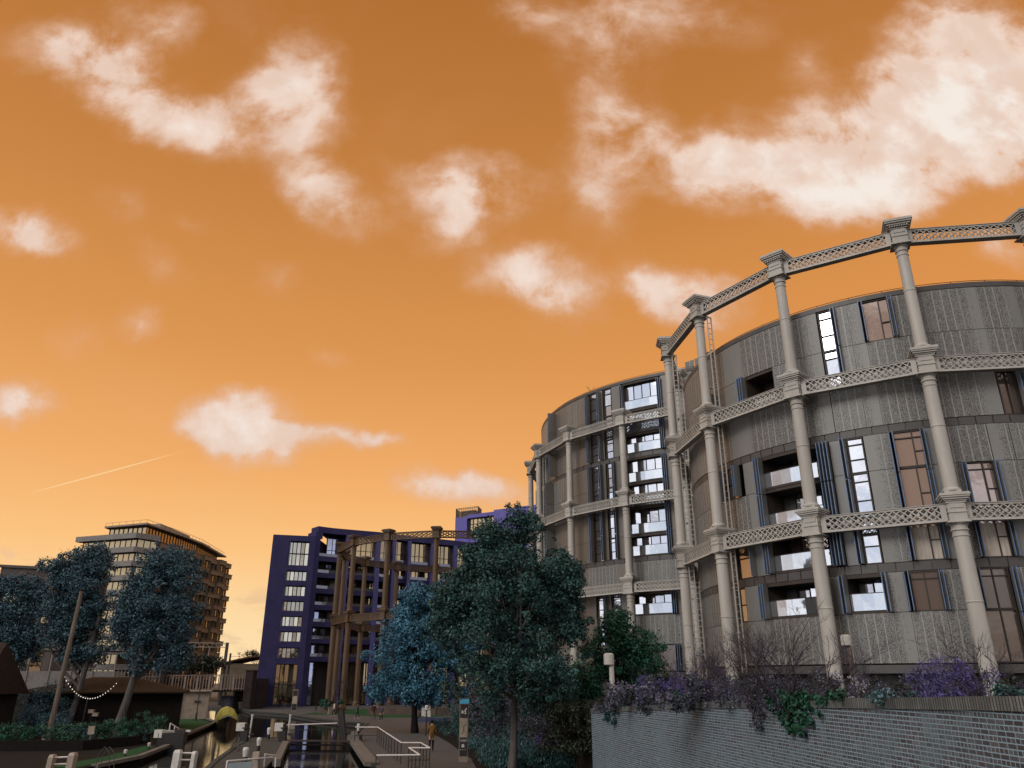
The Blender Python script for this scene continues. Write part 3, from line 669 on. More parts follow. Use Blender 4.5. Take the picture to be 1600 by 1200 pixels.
def shutters(root, C_, R, items):
    """stacks of folded leaves standing out from the wall: (angle, z0, z1, leaves, out)"""
    for a, z0, z1, n, out in items:
        mb = MB(); mb2 = MB(); zz = [z0, z1] if z1-z0 < 3.2 else [z0+(z1-z0)*i/round((z1-z0)/2.6) for i in range(int(round((z1-z0)/2.6))+1)]
        for i in range(n):
            aa = radians(a+i*(.07/R)*57.3*1.35); e = Vector((cos(aa), sin(aa), 0)); t = Vector((-sin(aa), cos(aa), 0)); c = Vector((C_[0], C_[1], 0))
            tilt = t*(.05*((i % 2)*2-1)) if n > 1 else t*.02
            for j in range(len(zz)-1):
                za, zb_ = zz[j]+.03, zz[j+1]-.03
                p0 = c+e*(R-.02); p1 = c+e*(R+out)+tilt
                mb.hexa([p0-t*.014+Vector((0, 0, za)), p1-t*.014+Vector((0, 0, za)), p1+t*.014+Vector((0, 0, za)), p0+t*.014+Vector((0, 0, za)),
                         p0-t*.014+Vector((0, 0, zb_)), p1-t*.014+Vector((0, 0, zb_)), p1+t*.014+Vector((0, 0, zb_)), p0+t*.014+Vector((0, 0, zb_))])
                q = c+e*(R+out+.012)+tilt
                mb2.box((q[0], q[1], (za+zb_)/2), (.03, .045, zb_-za), aa)
        o = mb.build('shutter', M_SOLID, root); mb2.build('shutter_edge', M_BLUE, o)
RA_, ZA = 15.35, None
ba = thing('apartment_building', (CA[0], CA[1], 3.2), 'nearer round grey apartment block with perforated metal cladding inside the gasholder frame', 'building')
hid_l = [(150, 180, 'P'), (180, 190, 'S')]
def tail(a): return [(a, a+8, 'P'), (a+8, a+12, 'D'), (a+12, a+16, 'W'), (a+16, a+22, 'U'), (a+22, a+40, 'P'), (a+40, a+60, 'S'), (a+60, a+90, 'P')]
rowsA = [
 (5.08, 7.65, [(140, 190, 'P'), (190, 200, 'P'), (200, 208, 'S'), (208, 235.6, 'P'), (235.6, 239.1, 'D'), (239.1, 251.5, 'P'), (251.7, 257.4, 'K'), (257.6, 270, 'P')]+tail(270)),
 (7.65, 9.74, [(140, 190, 'P'), (190, 197.8, 'P'), (197.8, 201.2, 'N'), (201.3, 207, 'S'), (208.3, 223, 'L'), (224.6, 227, 'S'), (228, 235, 'L'), (235.3, 238.9, 'D'), (239.9, 245.2, 'K'), (245.5, 251.3, 'P'), (251.7, 257.4, 'K'), (257.8, 270, 'P')]+tail(270)),
 (10.24, 12.8, [(140, 190, 'P'), (190, 199, 'P'), (199, 205.6, 'N'), (205.8, 210.2, 'S'), (211.3, 226.2, 'L'), (228.6, 231.3, 'S'), (232.2, 235.6, 'V'), (235.8, 241.0, 'U'), (241.3, 246.9, 'C'), (247.1, 250.3, 'S'), (250.3, 253.2, 'P'), (253.5, 258.9, 'C'), (259.1, 263, 'S'), (263, 270, 'P')]+tail(270)),
 (12.8, 15.39, [(140, 190, 'P'), (190, 206, 'P'), (206, 210.2, 'S'), (211.3, 226.2, 'L'), (228.6, 231.3, 'S'), (232.2, 235.6, 'V'), (235.8, 241.0, 'U'), (241.3, 246.9, 'W'), (247.1, 250.3, 'S'), (250.3, 253.2, 'P'), (253.5, 259.1, 'W'), (259.3, 263.6, 'U'), (263.6, 270, 'P')]+tail(270)),
 (15.39, 17.5, [(140, 190, 'P'), (190, 197.8, 'P'), (197.9, 203.2, 'N'), (205.2, 209.4, 'S'), (211.0, 226.2, 'L'), (228.6, 231.1, 'S'), (232.2, 235.6, 'V'), (235.8, 241.1, 'U'), (241.5, 247.3, 'W'), (247.5, 250.4, 'S'), (250.4, 259.2, 'P'), (259.3, 263.5, 'U'), (263.6, 270, 'P')]+tail(270)),
 (17.98, 20.6, [(140, 190, 'P'), (190, 202, 'P'), (202, 209.2, 'S'), (209.2, 226.2, 'P'), (226.2, 230.4, 'D'), (230.5, 237, 'P'), (237, 240.3, 'D'), (240.3, 257.4, 'P'), (257.4, 263.3, 'D'), (263.5, 267.4, 'K'), (267.6, 270, 'P')]+tail(270)),
 (20.6, 23.2, [(140, 190, 'P'), (190, 201.2, 'P'), (201.2, 207.5, 'S'), (209.3, 217.5, 'L'), (217.7, 226.2, 'P'), (226.2, 230.1, 'D'), (230.3, 233.6, 'V'), (234.1, 237, 'P'), (237, 239.9, 'D'), (239.9, 259.8, 'P'), (259.8, 263.6, 'D'), (263.6, 270, 'P')]+tail(270)),
 (23.2, 25.92, [(140, 190, 'P'), (190, 201.8, 'P'), (201.8, 208.8, 'S'), (208.8, 226.2, 'P'), (226.2, 230.1, 'D'), (230.3, 233.6, 'V'), (234.1, 237, 'P'), (237, 239.7, 'D'), (240, 245.6, 'W'), (245.8, 259.8, 'P'), (259.8, 263.6, 'D'), (263.6, 267.5, 'P'), (267.5, 271.8, 'D'), (271.8, 278, 'P')]+tail(278))]
facade(ba, CA, RA_, rowsA, [(9.76, 10.22), (17.52, 17.96)], 4.6, 26.3, 140, 360)
shutters(ba, CA, RA_, [(207.6, 7.65, 9.74, 4, .42), (223.4, 7.65, 9.74, 5, .5), (227.2, 7.65, 9.74, 3, .5), (235.3, 7.65, 9.74, 3, .42), (239.3, 7.65, 9.74, 2, .3), (245.4, 7.65, 9.74, 2, .3), (251.5, 7.65, 9.74, 2, .35), (257.6, 5.2, 9.74, 3, .45),
    (210.4, 10.24, 17.5, 4, .45), (226.6, 10.24, 17.5, 6, .5), (231.4, 10.24, 17.5, 3, .42), (241.1, 10.24, 17.5, 3, .32), (247.0, 10.24, 17.5, 2, .28), (253.2, 10.24, 15.39, 2, .3), (259.1, 10.24, 15.39, 2, .3), (203.4, 15.39, 17.5, 2, .5), (197.5, 15.39, 17.5, 2, .35), (206.2, 10.24, 12.8, 1, .5),
    (208.2, 20.6, 23.2, 4, .45), (233.8, 20.6, 25.9, 3, .32), (239.75, 23.2, 25.9, 2, .28), (245.7, 23.2, 25.9, 2, .28), (267.5, 17.98, 20.6, 2, .4), (196.3, 20.6, 23.2, 2, .5)])
bb_ = thing('apartment_building', (CB[0], CB[1], 3.2), 'farther round dark brown apartment block with stacked loggias, left of the nearer round block', 'building')
RBB = 22.2
SL = [(209.8, 217.9, 'S'), (218.3, 221.4, 'V'), (221.6, 223.2, 'S'), (223.5, 226.1, 'V'), (226.3, 229.4, 'S'), (230.2, 240.2, 'L')]
ext = [(241.2, 244.6, 'S'), (244.6, 258, 'P')]
def bl(*e): return [(150, 172, 'P'), (172, 188, 'S')]+list(e)
rowsB = [
 (5.1, 7.4, bl((188, 212, 'P'), (212, 230, 'S'), (231, 240.2, 'K'), (241.2, 258, 'P'))),
 (7.4, 10.0, bl((188, 212, 'S'), (212, 218, 'S'), (218.3, 221.4, 'V'), (221.6, 223.2, 'S'), (223.5, 226.1, 'V'), (226.3, 230, 'S'), (230, 242.2, 'P'), (242.2, 258, 'P'))),
 (10.0, 12.1, bl((188, 200, 'P'), (200, 209.6, 'S'), *SL, *ext)),
 (12.1, 15.0, bl((188, 197, 'S'), (197, 207, 'P'), (207.2, 212, 'N'), (212, 214.5, 'S'), (214.5, 225.5, 'P'), (225.5, 229.8, 'S'), (229.8, 244, 'P'), (244, 258, 'S'))),
 (15.46, 17.6, bl((188, 196, 'P'), (196, 205, 'S'), (205, 209.6, 'P'), *SL, *ext)),
 (17.6, 20.3, bl((188, 196, 'P'), (196, 205, 'S'), (205, 209.6, 'P'), *SL, *ext)),
 (20.3, 22.8, bl((188, 196, 'N'), (196.2, 205, 'P'), (205, 209.6, 'S'), *SL, *ext)),
 (22.8, 25.38, bl((188, 196, 'N'), (196.2, 205, 'P'), (205, 209.6, 'S'), *SL, *ext)),
 (25.82, 27.9, bl((188, 196, 'P'), (196, 203, 'S'), (203, 207, 'S'), (207, 213, 'P'), (213, 217.4, 'S'), *SL[1:], *ext)),
 (27.9, 30.5, bl((188, 196, 'P'), (196, 203, 'S'), (203, 207, 'S'), (207, 213, 'P'), (213, 217.4, 'S'), *SL[1:], *ext)),
 (30.5, 33.6, bl((188, 196, 'P'), (196, 203, 'S'), (203, 207, 'S'), (207, 213, 'P'), (213, 217.4, 'S'), *SL[1:], *ext))]
M_SOLID_B = mat('bronze_grey_cladding', (.118, .103, .088), .45, .12, .8, spec=.6, streak=True, island=.08)
_ms = M_SOLID; M_SOLID = M_SOLID_B
facade(bb_, CB, RBB, rowsB, [(15.02, 15.44), (25.4, 25.8)], 4.6, 34.0, 150, 260, 1.3, .55)
shutters(bb_, CB, RBB, [(229.6, 25.82, 33.4, 3, .3), (240.4, 25.82, 33.4, 4, .3), (229.6, 15.46, 25.38, 3, .3), (240.4, 15.46, 25.38, 4, .3), (240.5, 10, 12.1, 4, .35), (240.5, 5.1, 7.4, 4, .35),
    (218.0, 25.82, 33.4, 2, .6), (222.2, 25.82, 33.4, 3, .5), (217.9, 15.46, 25.38, 2, .55), (221.9, 15.46, 25.38, 2, .5), (226.2, 15.46, 25.38, 2, .4), (221.8, 7.4, 12.1, 3, .5),
    (200.5, 25.82, 33.4, 2, 1.0), (197.6, 15.46, 25.38, 2, 1.0), (189, 25.82, 30.5, 2, 1.1), (188, 17.6, 25.38, 2, 1.1)])
M_SOLID = _ms
# link between the two blocks: stair core clad in perforated sheet
lk = thing('stair_core', (19.9, 71.3, 3), 'narrow dark stair core squeezed between the two round apartment blocks', 'building')
mb = MB(); mb.prism([(17.6, 73.6), (20.6, 70.6), (24, 73), (21, 77)], 3, 33.2); mb.build('wall', M_DARK, lk)
mb = MB()
for i, z in enumerate(range(5, 33, 3)):
    for j in range(3):
        p = Vector((17.9+j*.85, 73.15-j*.85, 0)); q = p+Vector((.75, -.75, 0)); n = Vector((-.707, -.707, 0))*(.12+.10*((i+j) % 3))
        mb.face([(p+n)[:2]+(z+.05,), (q+n)[:2]+(z+.05,), (q+n)[:2]+(z+2.9,), (p+n)[:2]+(z+2.9,)], [(j, z, .6), (j+.85, z, .6), (j+.85, z+2.9, .6), (j, z+2.9, .6)])
mb.build('perforated_screen', M_PERF, lk)
mb = MB()
for i in range(26): mb.bar((17.4, 73.1, 4+i*1.12), (19.4, 71.1, 4+i*1.12), .05, .06)
mb.build('stair_rail', M_DARK, lk)
# ================================================================ violet-blue apartment building
vb = thing('apartment_building', (-38, 150, 0), 'violet blue brick block beyond the canal basin with stacked square windows and curved balconies', 'building')
def V2(p): return Vector((p[0], p[1], 0))
def wall_seg(mb, p, q, z0, z1, th=.5, off=0.0):
    p, q = V2(p), V2(q); d = (q-p).normalized(); n = Vector((d[1], -d[0], 0))   # n points to the viewer side
    a, b_ = p+n*off, q+n*off; c, e = b_-n*th, a-n*th
    mb.hexa([(a[0], a[1], z0), (b_[0], b_[1], z0), (c[0], c[1], z0), (e[0], e[1], z0), (a[0], a[1], z1), (b_[0], b_[1], z1), (c[0], c[1], z1), (e[0], e[1], z1)])
def seg_pt(p, q, t, off=0.0):
    p, q = V2(p), V2(q); d = (q-p).normalized(); n = Vector((d[1], -d[0], 0)); return p+(q-p)*t+n*off
P0, P1 = (-45.2, 146.2), (-37.6, 148.2)
wt0, wt1 = .385, .865
wins = [(24.6, 29.1), (21.8, 23.6), (19.0, 20.85), (16.3, 18.1), (13.6, 15.4), (10.9, 12.7), (8.1, 9.9), (.25, 7.1)]
mb = MB()
wall_seg(mb, P0, seg_pt(P0, P1, wt0), 0, 30.16, 1.3); wall_seg(mb, seg_pt(P0, P1, wt1), P1, 0, 30.16, 1.3)
zc = 0
for z0, z1 in sorted(wins)+[(30.16, 30.16)]:
    if z0 > zc: wall_seg(mb, seg_pt(P0, P1, wt0), seg_pt(P0, P1, wt1), zc, z0, 1.3, -.004)
    zc = z1
mb.prism([(-45.15, 147.5), (-37.7, 149.6), (-37.7, 162), (-47.5, 162)], 0, 30.1)
mb.build('front_wall', M_PURPLE, vb)
mb = MB()
for z in (7.45, 10.4, 13.1, 15.85, 18.6, 21.3, 24.1, 29.6):
    wall_seg(mb, P0, seg_pt(P0, P1, wt0), z, z+.05, .1, .012); wall_seg(mb, seg_pt(P0, P1, wt1), P1, z, z+.05, .1, .012)
for t in (.19,): a_ = seg_pt(P0, P1, t); e_ = seg_pt(P0, P1, t+.006); wall_seg(mb, a_, e_, 0, 30.1, .1, .012)
mb.build('panel_joint', M_DARK, vb)
for i, (z0, z1) in enumerate(wins):
    t0 = wt0+.004; f = MB(); g = MB(); a, b_ = seg_pt(P0, P1, wt0, -1.0), seg_pt(P0, P1, wt1, -1.0); n = 5
    for k in range(n+1):
        c = a+(b_-a)*(k/n); f.bar((c[0], c[1], z0), (c[0], c[1], z1), .10, .12)
    f.bar((a[0], a[1], z0+.06), (b_[0], b_[1], z0+.06), .12, .12); f.bar((a[0], a[1], z1-.06), (b_[0], b_[1], z1-.06), .12, .119)
    if z1-z0 > 3: f.bar((a[0], a[1], (z0+z1)/2), (b_[0], b_[1], (z0+z1)/2), .5 if z0 < 1 else .2, .2)
    w_ = f.build('window', M_DARK, vb)
    for k in range(n):
        c, e = a+(b_-a)*(k/n+.02), a+(b_-a)*((k+1)/n-.02); t = random.uniform(-.05, .05)
        g.face([(c[0], c[1]+.04, z0), (e[0], e[1]+.04+t, z0), (e[0], e[1]+.04+t, z1), (c[0], c[1]+.04, z1)])
    g.build('pane', M_GGOLD if i == 7 else M_GV, w_)
    if i != 7:
        b = MB(); s0 = seg_pt(P0, P1, wt0, -.45); s1 = seg_pt(P0, P1, wt0, -.98)
        b.bar((s0[0]+.07, s0[1], z0), (s0[0]+.07, s0[1], z1), .10, .45); b.build('reveal_panel', M_CREAM if i else M_GBLUE, w_)
# curved balcony front
CP = [(-37.5, 149.1), (-35.2, 151.0), (-32.4, 152.5), (-26.8, 155.3), (-21.2, 159.7), (-12.1, 165.2), (-5, 171.5), (3, 180)]
slabs = [(25.75, 26.7), (22.7, 23.6), (19.75, 20.65), (16.75, 17.65), (13.7, 14.6), (10.75, 11.55), (7.6, 8.45)]
tp = MB()
for i in range(len(CP)-1): wall_seg(tp, CP[i], CP[i+1], 31.15, 32.3, 3.0)
tp.prism([(-37.6, 150.2), (-32.4, 156), (-26.8, 159.2), (-21.2, 163.6), (-12.1, 169), (-5, 175), (3, 183), (3, 196), (-37.6, 196)], 31.2, 32.1)
tp.build('roof_parapet', M_PURPLE, vb)
mb = MB(); wall_seg(mb, (-37.69, 148.5), (-36.9, 149.2), 0, 31.15, 3.2); wall_seg(mb, (-37.69, 148.5), (-36.6, 149.5), 29.9, 31.15, 3.2, .02)
mb.build('side_wall', M_PURPLE, vb)
for z0, z1 in slabs:
    b = MB(); 
    for i in range(len(CP)-1): wall_seg(b, CP[i], CP[i+1], z0, z1, .35, .0 if i < 2 else -.35); wall_seg(b, CP[i], CP[i+1], z0, z0+.3, 3.5, -.36)
    o = b.build('balcony', M_PURPLE, vb)
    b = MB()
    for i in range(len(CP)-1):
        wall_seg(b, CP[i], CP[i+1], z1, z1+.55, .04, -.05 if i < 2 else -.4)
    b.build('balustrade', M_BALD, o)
piers = []
for i in range(1, len(CP)-1):
    n = 2 if i >= 3 else 1
    for k in range(n):
        c = V2(CP[i])+(V2(CP[i+1])-V2(CP[i]))*(k/n); 
        if i == 1: continue
        b = MB(); b.box((c[0], c[1]+.15, 15.6), (.62, 1.6, 31.1), .5); b.build('pier', M_PURPLE3, vb)
for li, (z0, z1) in enumerate([(26.7, 31.15), (23.6, 25.75), (20.65, 22.7), (17.65, 19.75), (14.6, 16.75), (11.55, 13.7), (8.45, 10.75), (.2, 7.6)]):
    for i in range(len(CP)-1):
        if li == 0 and i == 0: continue
        off = -2.6 if li else (-1.1 if i >= 2 else -3.0); a, b_ = seg_pt(CP[i], CP[i+1], 0, off), seg_pt(CP[i], CP[i+1], 1, off); L_ = (b_-a).length
        n = max(2, int(L_/.95)); f = MB(); g = MB()
        for k in range(n+1): c = a+(b_-a)*(k/n); f.bar((c[0], c[1], z0), (c[0], c[1], z1), .09 if k % 3 else .16, .12)
        f.bar((a[0], a[1], z1-.1), (b_[0], b_[1], z1-.1), .1, .2)
        if li in (0, 7): f.bar((a[0], a[1], z0+(z1-z0)*.38), (b_[0], b_[1], z0+(z1-z0)*.38), .1, .1)
        w_ = f.build('window', M_DARK, vb)
        for k in range(n):
            if random.random() < (.0 if li == 0 else .28): continue
            c, e = a+(b_-a)*(k/n+.01), a+(b_-a)*((k+1)/n-.01); t = random.uniform(-.04, .04)
            g.face([(c[0], c[1]+.03, z0), (e[0], e[1]+.03+t, z0), (e[0], e[1]+.03+t, z1), (c[0], c[1]+.03, z1)])
        if g.f: g.build('pane', M_GBLUE if (i < 2) else M_GGOLD, w_)
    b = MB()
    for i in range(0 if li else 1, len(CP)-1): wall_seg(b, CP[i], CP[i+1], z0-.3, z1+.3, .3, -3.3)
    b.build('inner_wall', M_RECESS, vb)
# taller block behind
vt = thing('apartment_tower', (-3, 190, 0), 'taller violet blue block with a mesh plant enclosure on its roof, rising behind the trees', 'building')
TA, TB = (-14.0, 190), (9.0, 176); mb = MB()
a1, a2 = seg_pt(TA, TB, .13), seg_pt(TA, TB, .42)
wall_seg(mb, TA, a1, 0, 42.1, 1.2); wall_seg(mb, a2, TB, 0, 42.9, 1.2); wall_seg(mb, a1, a2, 41.6, 42.5, 1.2)
for z in (27, 31.2, 35.6): wall_seg(mb, a1, a2, z, z+1.0, 1.2, -.01)
mb.prism([(-14, 191.2), (9, 177.2), (14, 196), (-10, 206)], 0, 42.0)
mb.build('wall', M_PURPLE2, vt)
for z0, z1 in ((36.6, 41.6), (32.2, 35.6), (28, 31.2)):
    f = MB(); g = MB(); n = 6; a, b_ = seg_pt(TA, TB, .13, -.8), seg_pt(TA, TB, .42, -.8)
    for k in range(n+1): c = a+(b_-a)*(k/n); f.bar((c[0], c[1], z0), (c[0], c[1], z1), .12, .12)
    for q in (.02, .3, .72): f.bar((a[0], a[1], z0+(z1-z0)*q), (b_[0], b_[1], z0+(z1-z0)*q), .12, .13)
    w_ = f.build('window', M_DARK, vt); wall_seg(g, a, b_, z0, z1, .02, -.1); g.build('pane', M_GGOLD, w_)
mb = MB()
for x0, y0, x1, y1 in ((-13.9, 190.2, -8.3, 187), (-8.3, 187, -7.6, 191), (-13.9, 190.2, -13.2, 194)):
    n = 12
    for k in range(n+1): t = k/n; mb.bar((x0+(x1-x0)*t, y0+(y1-y0)*t, 42.1), (x0+(x1-x0)*t, y0+(y1-y0)*t, 44.4), .10, .10)
    for z in (42.3, 42.9, 43.5, 44.1, 44.4): mb.bar((x0, y0, z), (x1, y1, z), .09, .11)
mb.box((-10.6, 191, 43), (4, 2.2, 1.9), -.5); mb.build('plant_enclosure', M_WOOD, vt)
# ================================================================ beige tower on the left
bt = thing('apartment_tower', (-85, 182, 0), 'beige and brown tower block with stepped box balconies, behind the left trees', 'building')
TL, TC, TC2, TR = (-103.2, 182.9), (-86.1, 176.8), (-82.5, 181.5), (-79.2, 222.5)
mb = MB(); mb.prism([(-102, 184.2), (-86.4, 178.6), (-83.6, 182.6), (-80.4, 222), (-84, 224), (-100, 226)], 0, 35.2); mb.build('wall', M_BEIGED, bt)
mb = MB(); mb.prism([(-97.5, 184), (-85.2, 179.2), (-83.2, 195), (-82.6, 207), (-84.6, 231), (-99, 226)], 38.35, 38.75)
mb.prism([(-92, 190), (-86, 188), (-85.5, 205), (-92, 206)], 38.75, 40.2); mb.prism([(-90, 212), (-85.5, 211), (-85.5, 220), (-90, 221)], 38.75, 39.9)
mb.build('roof', M_BEIGE, bt)
f = MB(); g = MB(); PH = [(-96.6, 185), (-86, 181.2), (-84.6, 195), (-84, 207), (-85.5, 226)]
for i in range(4):
    a, b_ = V2(PH[i]), V2(PH[i+1]); n = int((b_-a).length/1.3)
    for k in range(n+1): c = a+(b_-a)*(k/n); f.bar((c[0], c[1], 35.6), (c[0], c[1], 38.35), .12, .12)
    wall_seg(g, PH[i], PH[i+1], 35.6, 38.35, .05, -.1)
o = f.build('penthouse_window', M_DARK, bt); g.build('pane', M_GGOLD, o)
mb = MB(); rl = [(-97.4, 184.2), (-85.4, 179.5), (-83.4, 195), (-82.8, 207), (-84.8, 230)]
for i in range(4):
    a, b_ = V2(rl[i]), V2(rl[i+1]); n = int((b_-a).length/2); mb.bar((a[0], a[1], 39.5), (b_[0], b_[1], 39.5), .06, .06)
    for k in range(n): c = a+(b_-a)*(k/n); mb.bar((c[0], c[1], 38.7), (c[0], c[1], 39.5), .05, .05)
mb.build('roof_rail', M_BEIGE, bt)
M_LEDGE = mat('pale_grey_concrete', (.155, .14, .13), .7, .15, .6)
for k in range(11):
    z = 35.0-k*3.15; b = MB(); x = -0.0 if k == 0 else 1.5
    wall_seg(b, (TL[0]+(0 if k == 0 else 9.5 if k == 1 else 0), TL[1]-(0 if k == 0 else 3.4 if k == 1 else 0)), TC, z-.2, z+1.0, 1.6); wall_seg(b, TC, TC2, z-.2, z+1.0, 1.6)
    b.build('balcony_ledge', M_LEDGE, bt)
    f = MB(); g = MB()
    for (p, q) in (((-101.5, 183.7), (-86.3, 178.3)), ((-86.3, 178.3), (-83.6, 182.3))):
        a, b_ = V2(p), V2(q); n = int((b_-a).length/1.5); nn = Vector(((b_-a)[1], -(b_-a)[0], 0)).normalized()*.15
        for j in range(n+1): c = a+(b_-a)*(j/n)+nn; f.bar((c[0], c[1], z-2.1), (c[0], c[1], z-.2), .16, .12)
        wall_seg(g, p, q, z-2.1, z-.2, .05, .12)
    o = f.build('window', M_DARK, bt); g.build('pane', M_GGOLD, o)
ns = 9; kk = 0
bxm = None
for r_ in range(11):
    z = 33.9-r_*2.95
    if z < 2: break
    for c_ in range(ns):
        a, b_ = Vector((-83.3, 183, 0)), Vector((-79.5, 221.5, 0)); p = a+(b_-a)*((c_+.5)/ns)
        if bxm is None:
            b = MB(); Lx = (b_-a).length/ns
            b.box((-.1, 0, .65), (1.1, Lx-.5, 1.1)); b.box((0, -Lx/2+.2, -.7), (1.0, .18, 1.7)); b.box((0, 0, 1.26), (1.25, Lx-.3, .10)); b.box((.1, Lx*.2, -.7), (.5, .12, 1.7))
            bxm = b.build('box_balcony', M_BEIGED); bxm.parent = bt; bpn = MB(); bpn.box((-.35, .1, -.7), (.1, Lx-.7, 1.6)); bpo = bpn.build('pane', M_GGOLD, None); bpo.parent = bxm; o = bxm
        else: o = copy_tree(bxm, bt)
        j = (.35 if (r_+c_) % 2 else -.15); o.location = (p[0]+85+j, p[1]-182, z+(0 if c_ % 2 else -.25)); o.rotation_euler = (0, 0, atan2(-(b_-a)[0], (b_-a)[1]))
gb = thing('office_block', (-95, 160, 0), 'flat roofed grey brown block at the left edge behind the trees', 'building')
mb = MB(); mb.prism([(-98.4, 151), (-88, 155.5), (-86, 168), (-100, 166)], 0, 24.6); mb.prism([(-98.7, 150.6), (-87.6, 155.2), (-86, 168), (-100, 166)], 24.6, 25.1); mb.build('wall', mat('grey_brown_render', (.10, .085, .08), .8, .2, .5), gb)
for i in range(7):
    for j in range(3):
        a = seg_pt((-98.4, 151), (-88, 155.5), .12+j*.3, .02); b_ = seg_pt((-98.4, 151), (-88, 155.5), .30+j*.3, .02); f = MB(); wall_seg(f, a, b_, 20.4-i*3, 22.6-i*3, .08); o = f.build('window', M_DARK, gb)
        g = MB(); wall_seg(g, a+Vector((.1, .05, 0)), b_-Vector((.1, .05, 0)), 20.55-i*3, 22.45-i*3, .04, .02); g.build('pane', M_GGOLD, o)
# ================================================================ bridge, gantry, far buildings
br = thing('footbridge', (-48, 131, 2.5), 'bridge with close upright beige railings over the canal beside the violet block', 'bridge')
BA, BB = Vector((-54.0, 129.0, 0)), Vector((-43.0, 133.2, 0)); mb = MB(); mb.hexa([BA+Vector((0, 0, 2.35)), BB+Vector((0, 0, 2.7)), BB+Vector((-1.5, 5, 2.7)), BA+Vector((-1.5, 5, 2.35)), BA+Vector((0, 0, 2.85)), BB+Vector((0, 0, 3.15)), BB+Vector((-1.5, 5, 3.15)), BA+Vector((-1.5, 5, 2.85))]); mb.build('deck', M_BARKD, br)
rl = MB(); n = 26
rl.bar(BA+Vector((0, -.1, 5.0)), BB+Vector((0, -.1, 5.15)), .16, .14); rl.bar(BA+Vector((0, -.1, 2.8)), BB+Vector((0, -.1, 3.1)), .16, .14)
for k in range(n+1):
    p = BA+(BB-BA)*(k/n); wd = .30 if k % 4 == 2 else .11; rl.bar(p+Vector((0, -.1, 2.8)), p+Vector((0, -.1, 5.05)), wd, .12, (0, 1, 0))
rl.build('railing', mat('brown_beige_rail', (.17, .12, .095), .6, .2, 2), br)
M_PIER = mat('bridge_pier_brick', (.028, .021, .020), .9, .3, 1.5)
for c, wd, zt in ((BA+Vector((-.8, .3, 0)), 1.5, 5.5), (BB+Vector((.75, .3, 0)), 1.2, 5.7)):
    b = MB(); b.box((c[0], c[1], zt/2), (wd, 2.2, zt)); b.box((c[0], c[1], zt+.08), (wd+.25, 2.4, .16)); b.build('pier', M_PIER, br)
ab = thing('bridge_abutment', (-42.5, 136, 0), 'dark brick abutment and river wall under the right end of the bridge', 'wall')
mb = MB(); mb.prism([(-46.5, 138.4), (-43.5, 134.5), (-40.8, 136), (-43, 146), (-48, 146)], 0, 4.6); mb.build('brickwork', M_PIER, ab)
mb = MB(); mb.lathe([(1.0, 0), (1.1, 1.6), (1.25, 1.75), (1.25, 1.9), (.3, 2.0)], (-46.2, 135.5, 0), 14)
tg_ = mb.build('water_tank', mat('grey_violet_metal', (.10, .10, .15), .6, .3, 2), smooth=True); tag(tg_, 'squat grey violet tank standing under the bridge', 'tank')
mb = MB(); mb.lathe([(.5, 0), (.62, .6), (.75, 1.0), (.7, 1.05)], (-43.3, 134, 0), 14); mb.build('x', M_STONE); bpy.data.objects['x'].name = 'planter_pot'; tag(bpy.data.objects['planter_pot'], 'pale round planter pot at the foot of the bridge abutment', 'planter')
gt = thing('rail_gantry', (-54.5, 155.7, 0), 'pale steel overhead line gantry mast and lattice arm behind the bridge', 'gantry')
mb = MB(); mb.bar((-54.6, 155.7, 0), (-54.6, 155.7, 11.1), .35, .5); mb.bar((-53.9, 156.2, 0), (-53.9, 156.2, 9.2), .2, .3); mb.build('mast', M_STONE, gt)
mb = MB()
for dz in (0, -.75): mb.bar((-54.6, 155.7, 11-dz*0+dz), (-63.5, 153.2, 11+dz), .12, .12)
for k in range(12):
    t = k/12; u = (k+1)/12; z0, z1 = (11, 10.25) if k % 2 else (10.25, 11); mb.bar((-54.6-8.9*t, 155.7-2.5*t, z0), (-54.6-8.9*u, 155.7-2.5*u, z1), .07, .07)
mb.bar((-57.6, 154.9, 10.3), (-57.7, 154.8, 7), .1, .1); mb.bar((-61, 154, 10.3), (-61.4, 153.9, 7.2), .1, .1); mb.bar((-57.6, 154.9, 8.8), (-61.2, 154, 8.8), .08, .08); mb.build('lattice_arm', M_CREAM, gt)
mb = MB()
for i in range(4): mb.path([(-54, 156, 6.4+i*.75), (-30, 175+i, 6.0+i*.75)], .03, 4)
mb.build('overhead_wire', M_BLACK, gt)
fh = thing('railway_shed', (-60, 192, 0), 'long low tan shed with a curved red brown roof beyond the bridge', 'building')
mb = MB(); mb.prism([(-67, 189), (-48, 193), (-49, 205), (-68, 202)], 0, 8.0); mb.build('wall', mat('tan_render', (.155, .115, .075), .85, .15, .5), fh)
mb = MB(); n = 10
for i in range(n):
    t0, t1 = i/n, (i+1)/n; z0, z1 = 8.0+1.9*sin(pi*min(1, max(0, t0*1.0))), 8.0+1.9*sin(pi*t1)
    a, b_ = Vector((-67.4, 188.6, 0))*(1-t0)+Vector((-47.5, 192.8, 0))*t0, Vector((-67.4, 188.6, 0))*(1-t1)+Vector((-47.5, 192.8, 0))*t1
    mb.hexa([a+Vector((0, 0, z0-.02*0-.35)), b_+Vector((0, 0, z1-.35)), b_+Vector((-1, 13, z1-.35)), a+Vector((-1, 13, z0-.35)), a+Vector((0, 0, z0)), b_+Vector((0, 0, z1)), b_+Vector((-1, 13, z1)), a+Vector((-1, 13, z0))])
mb.build('roof', mat('red_brown_roof', (.10, .045, .028), .8, .2, 1), fh)
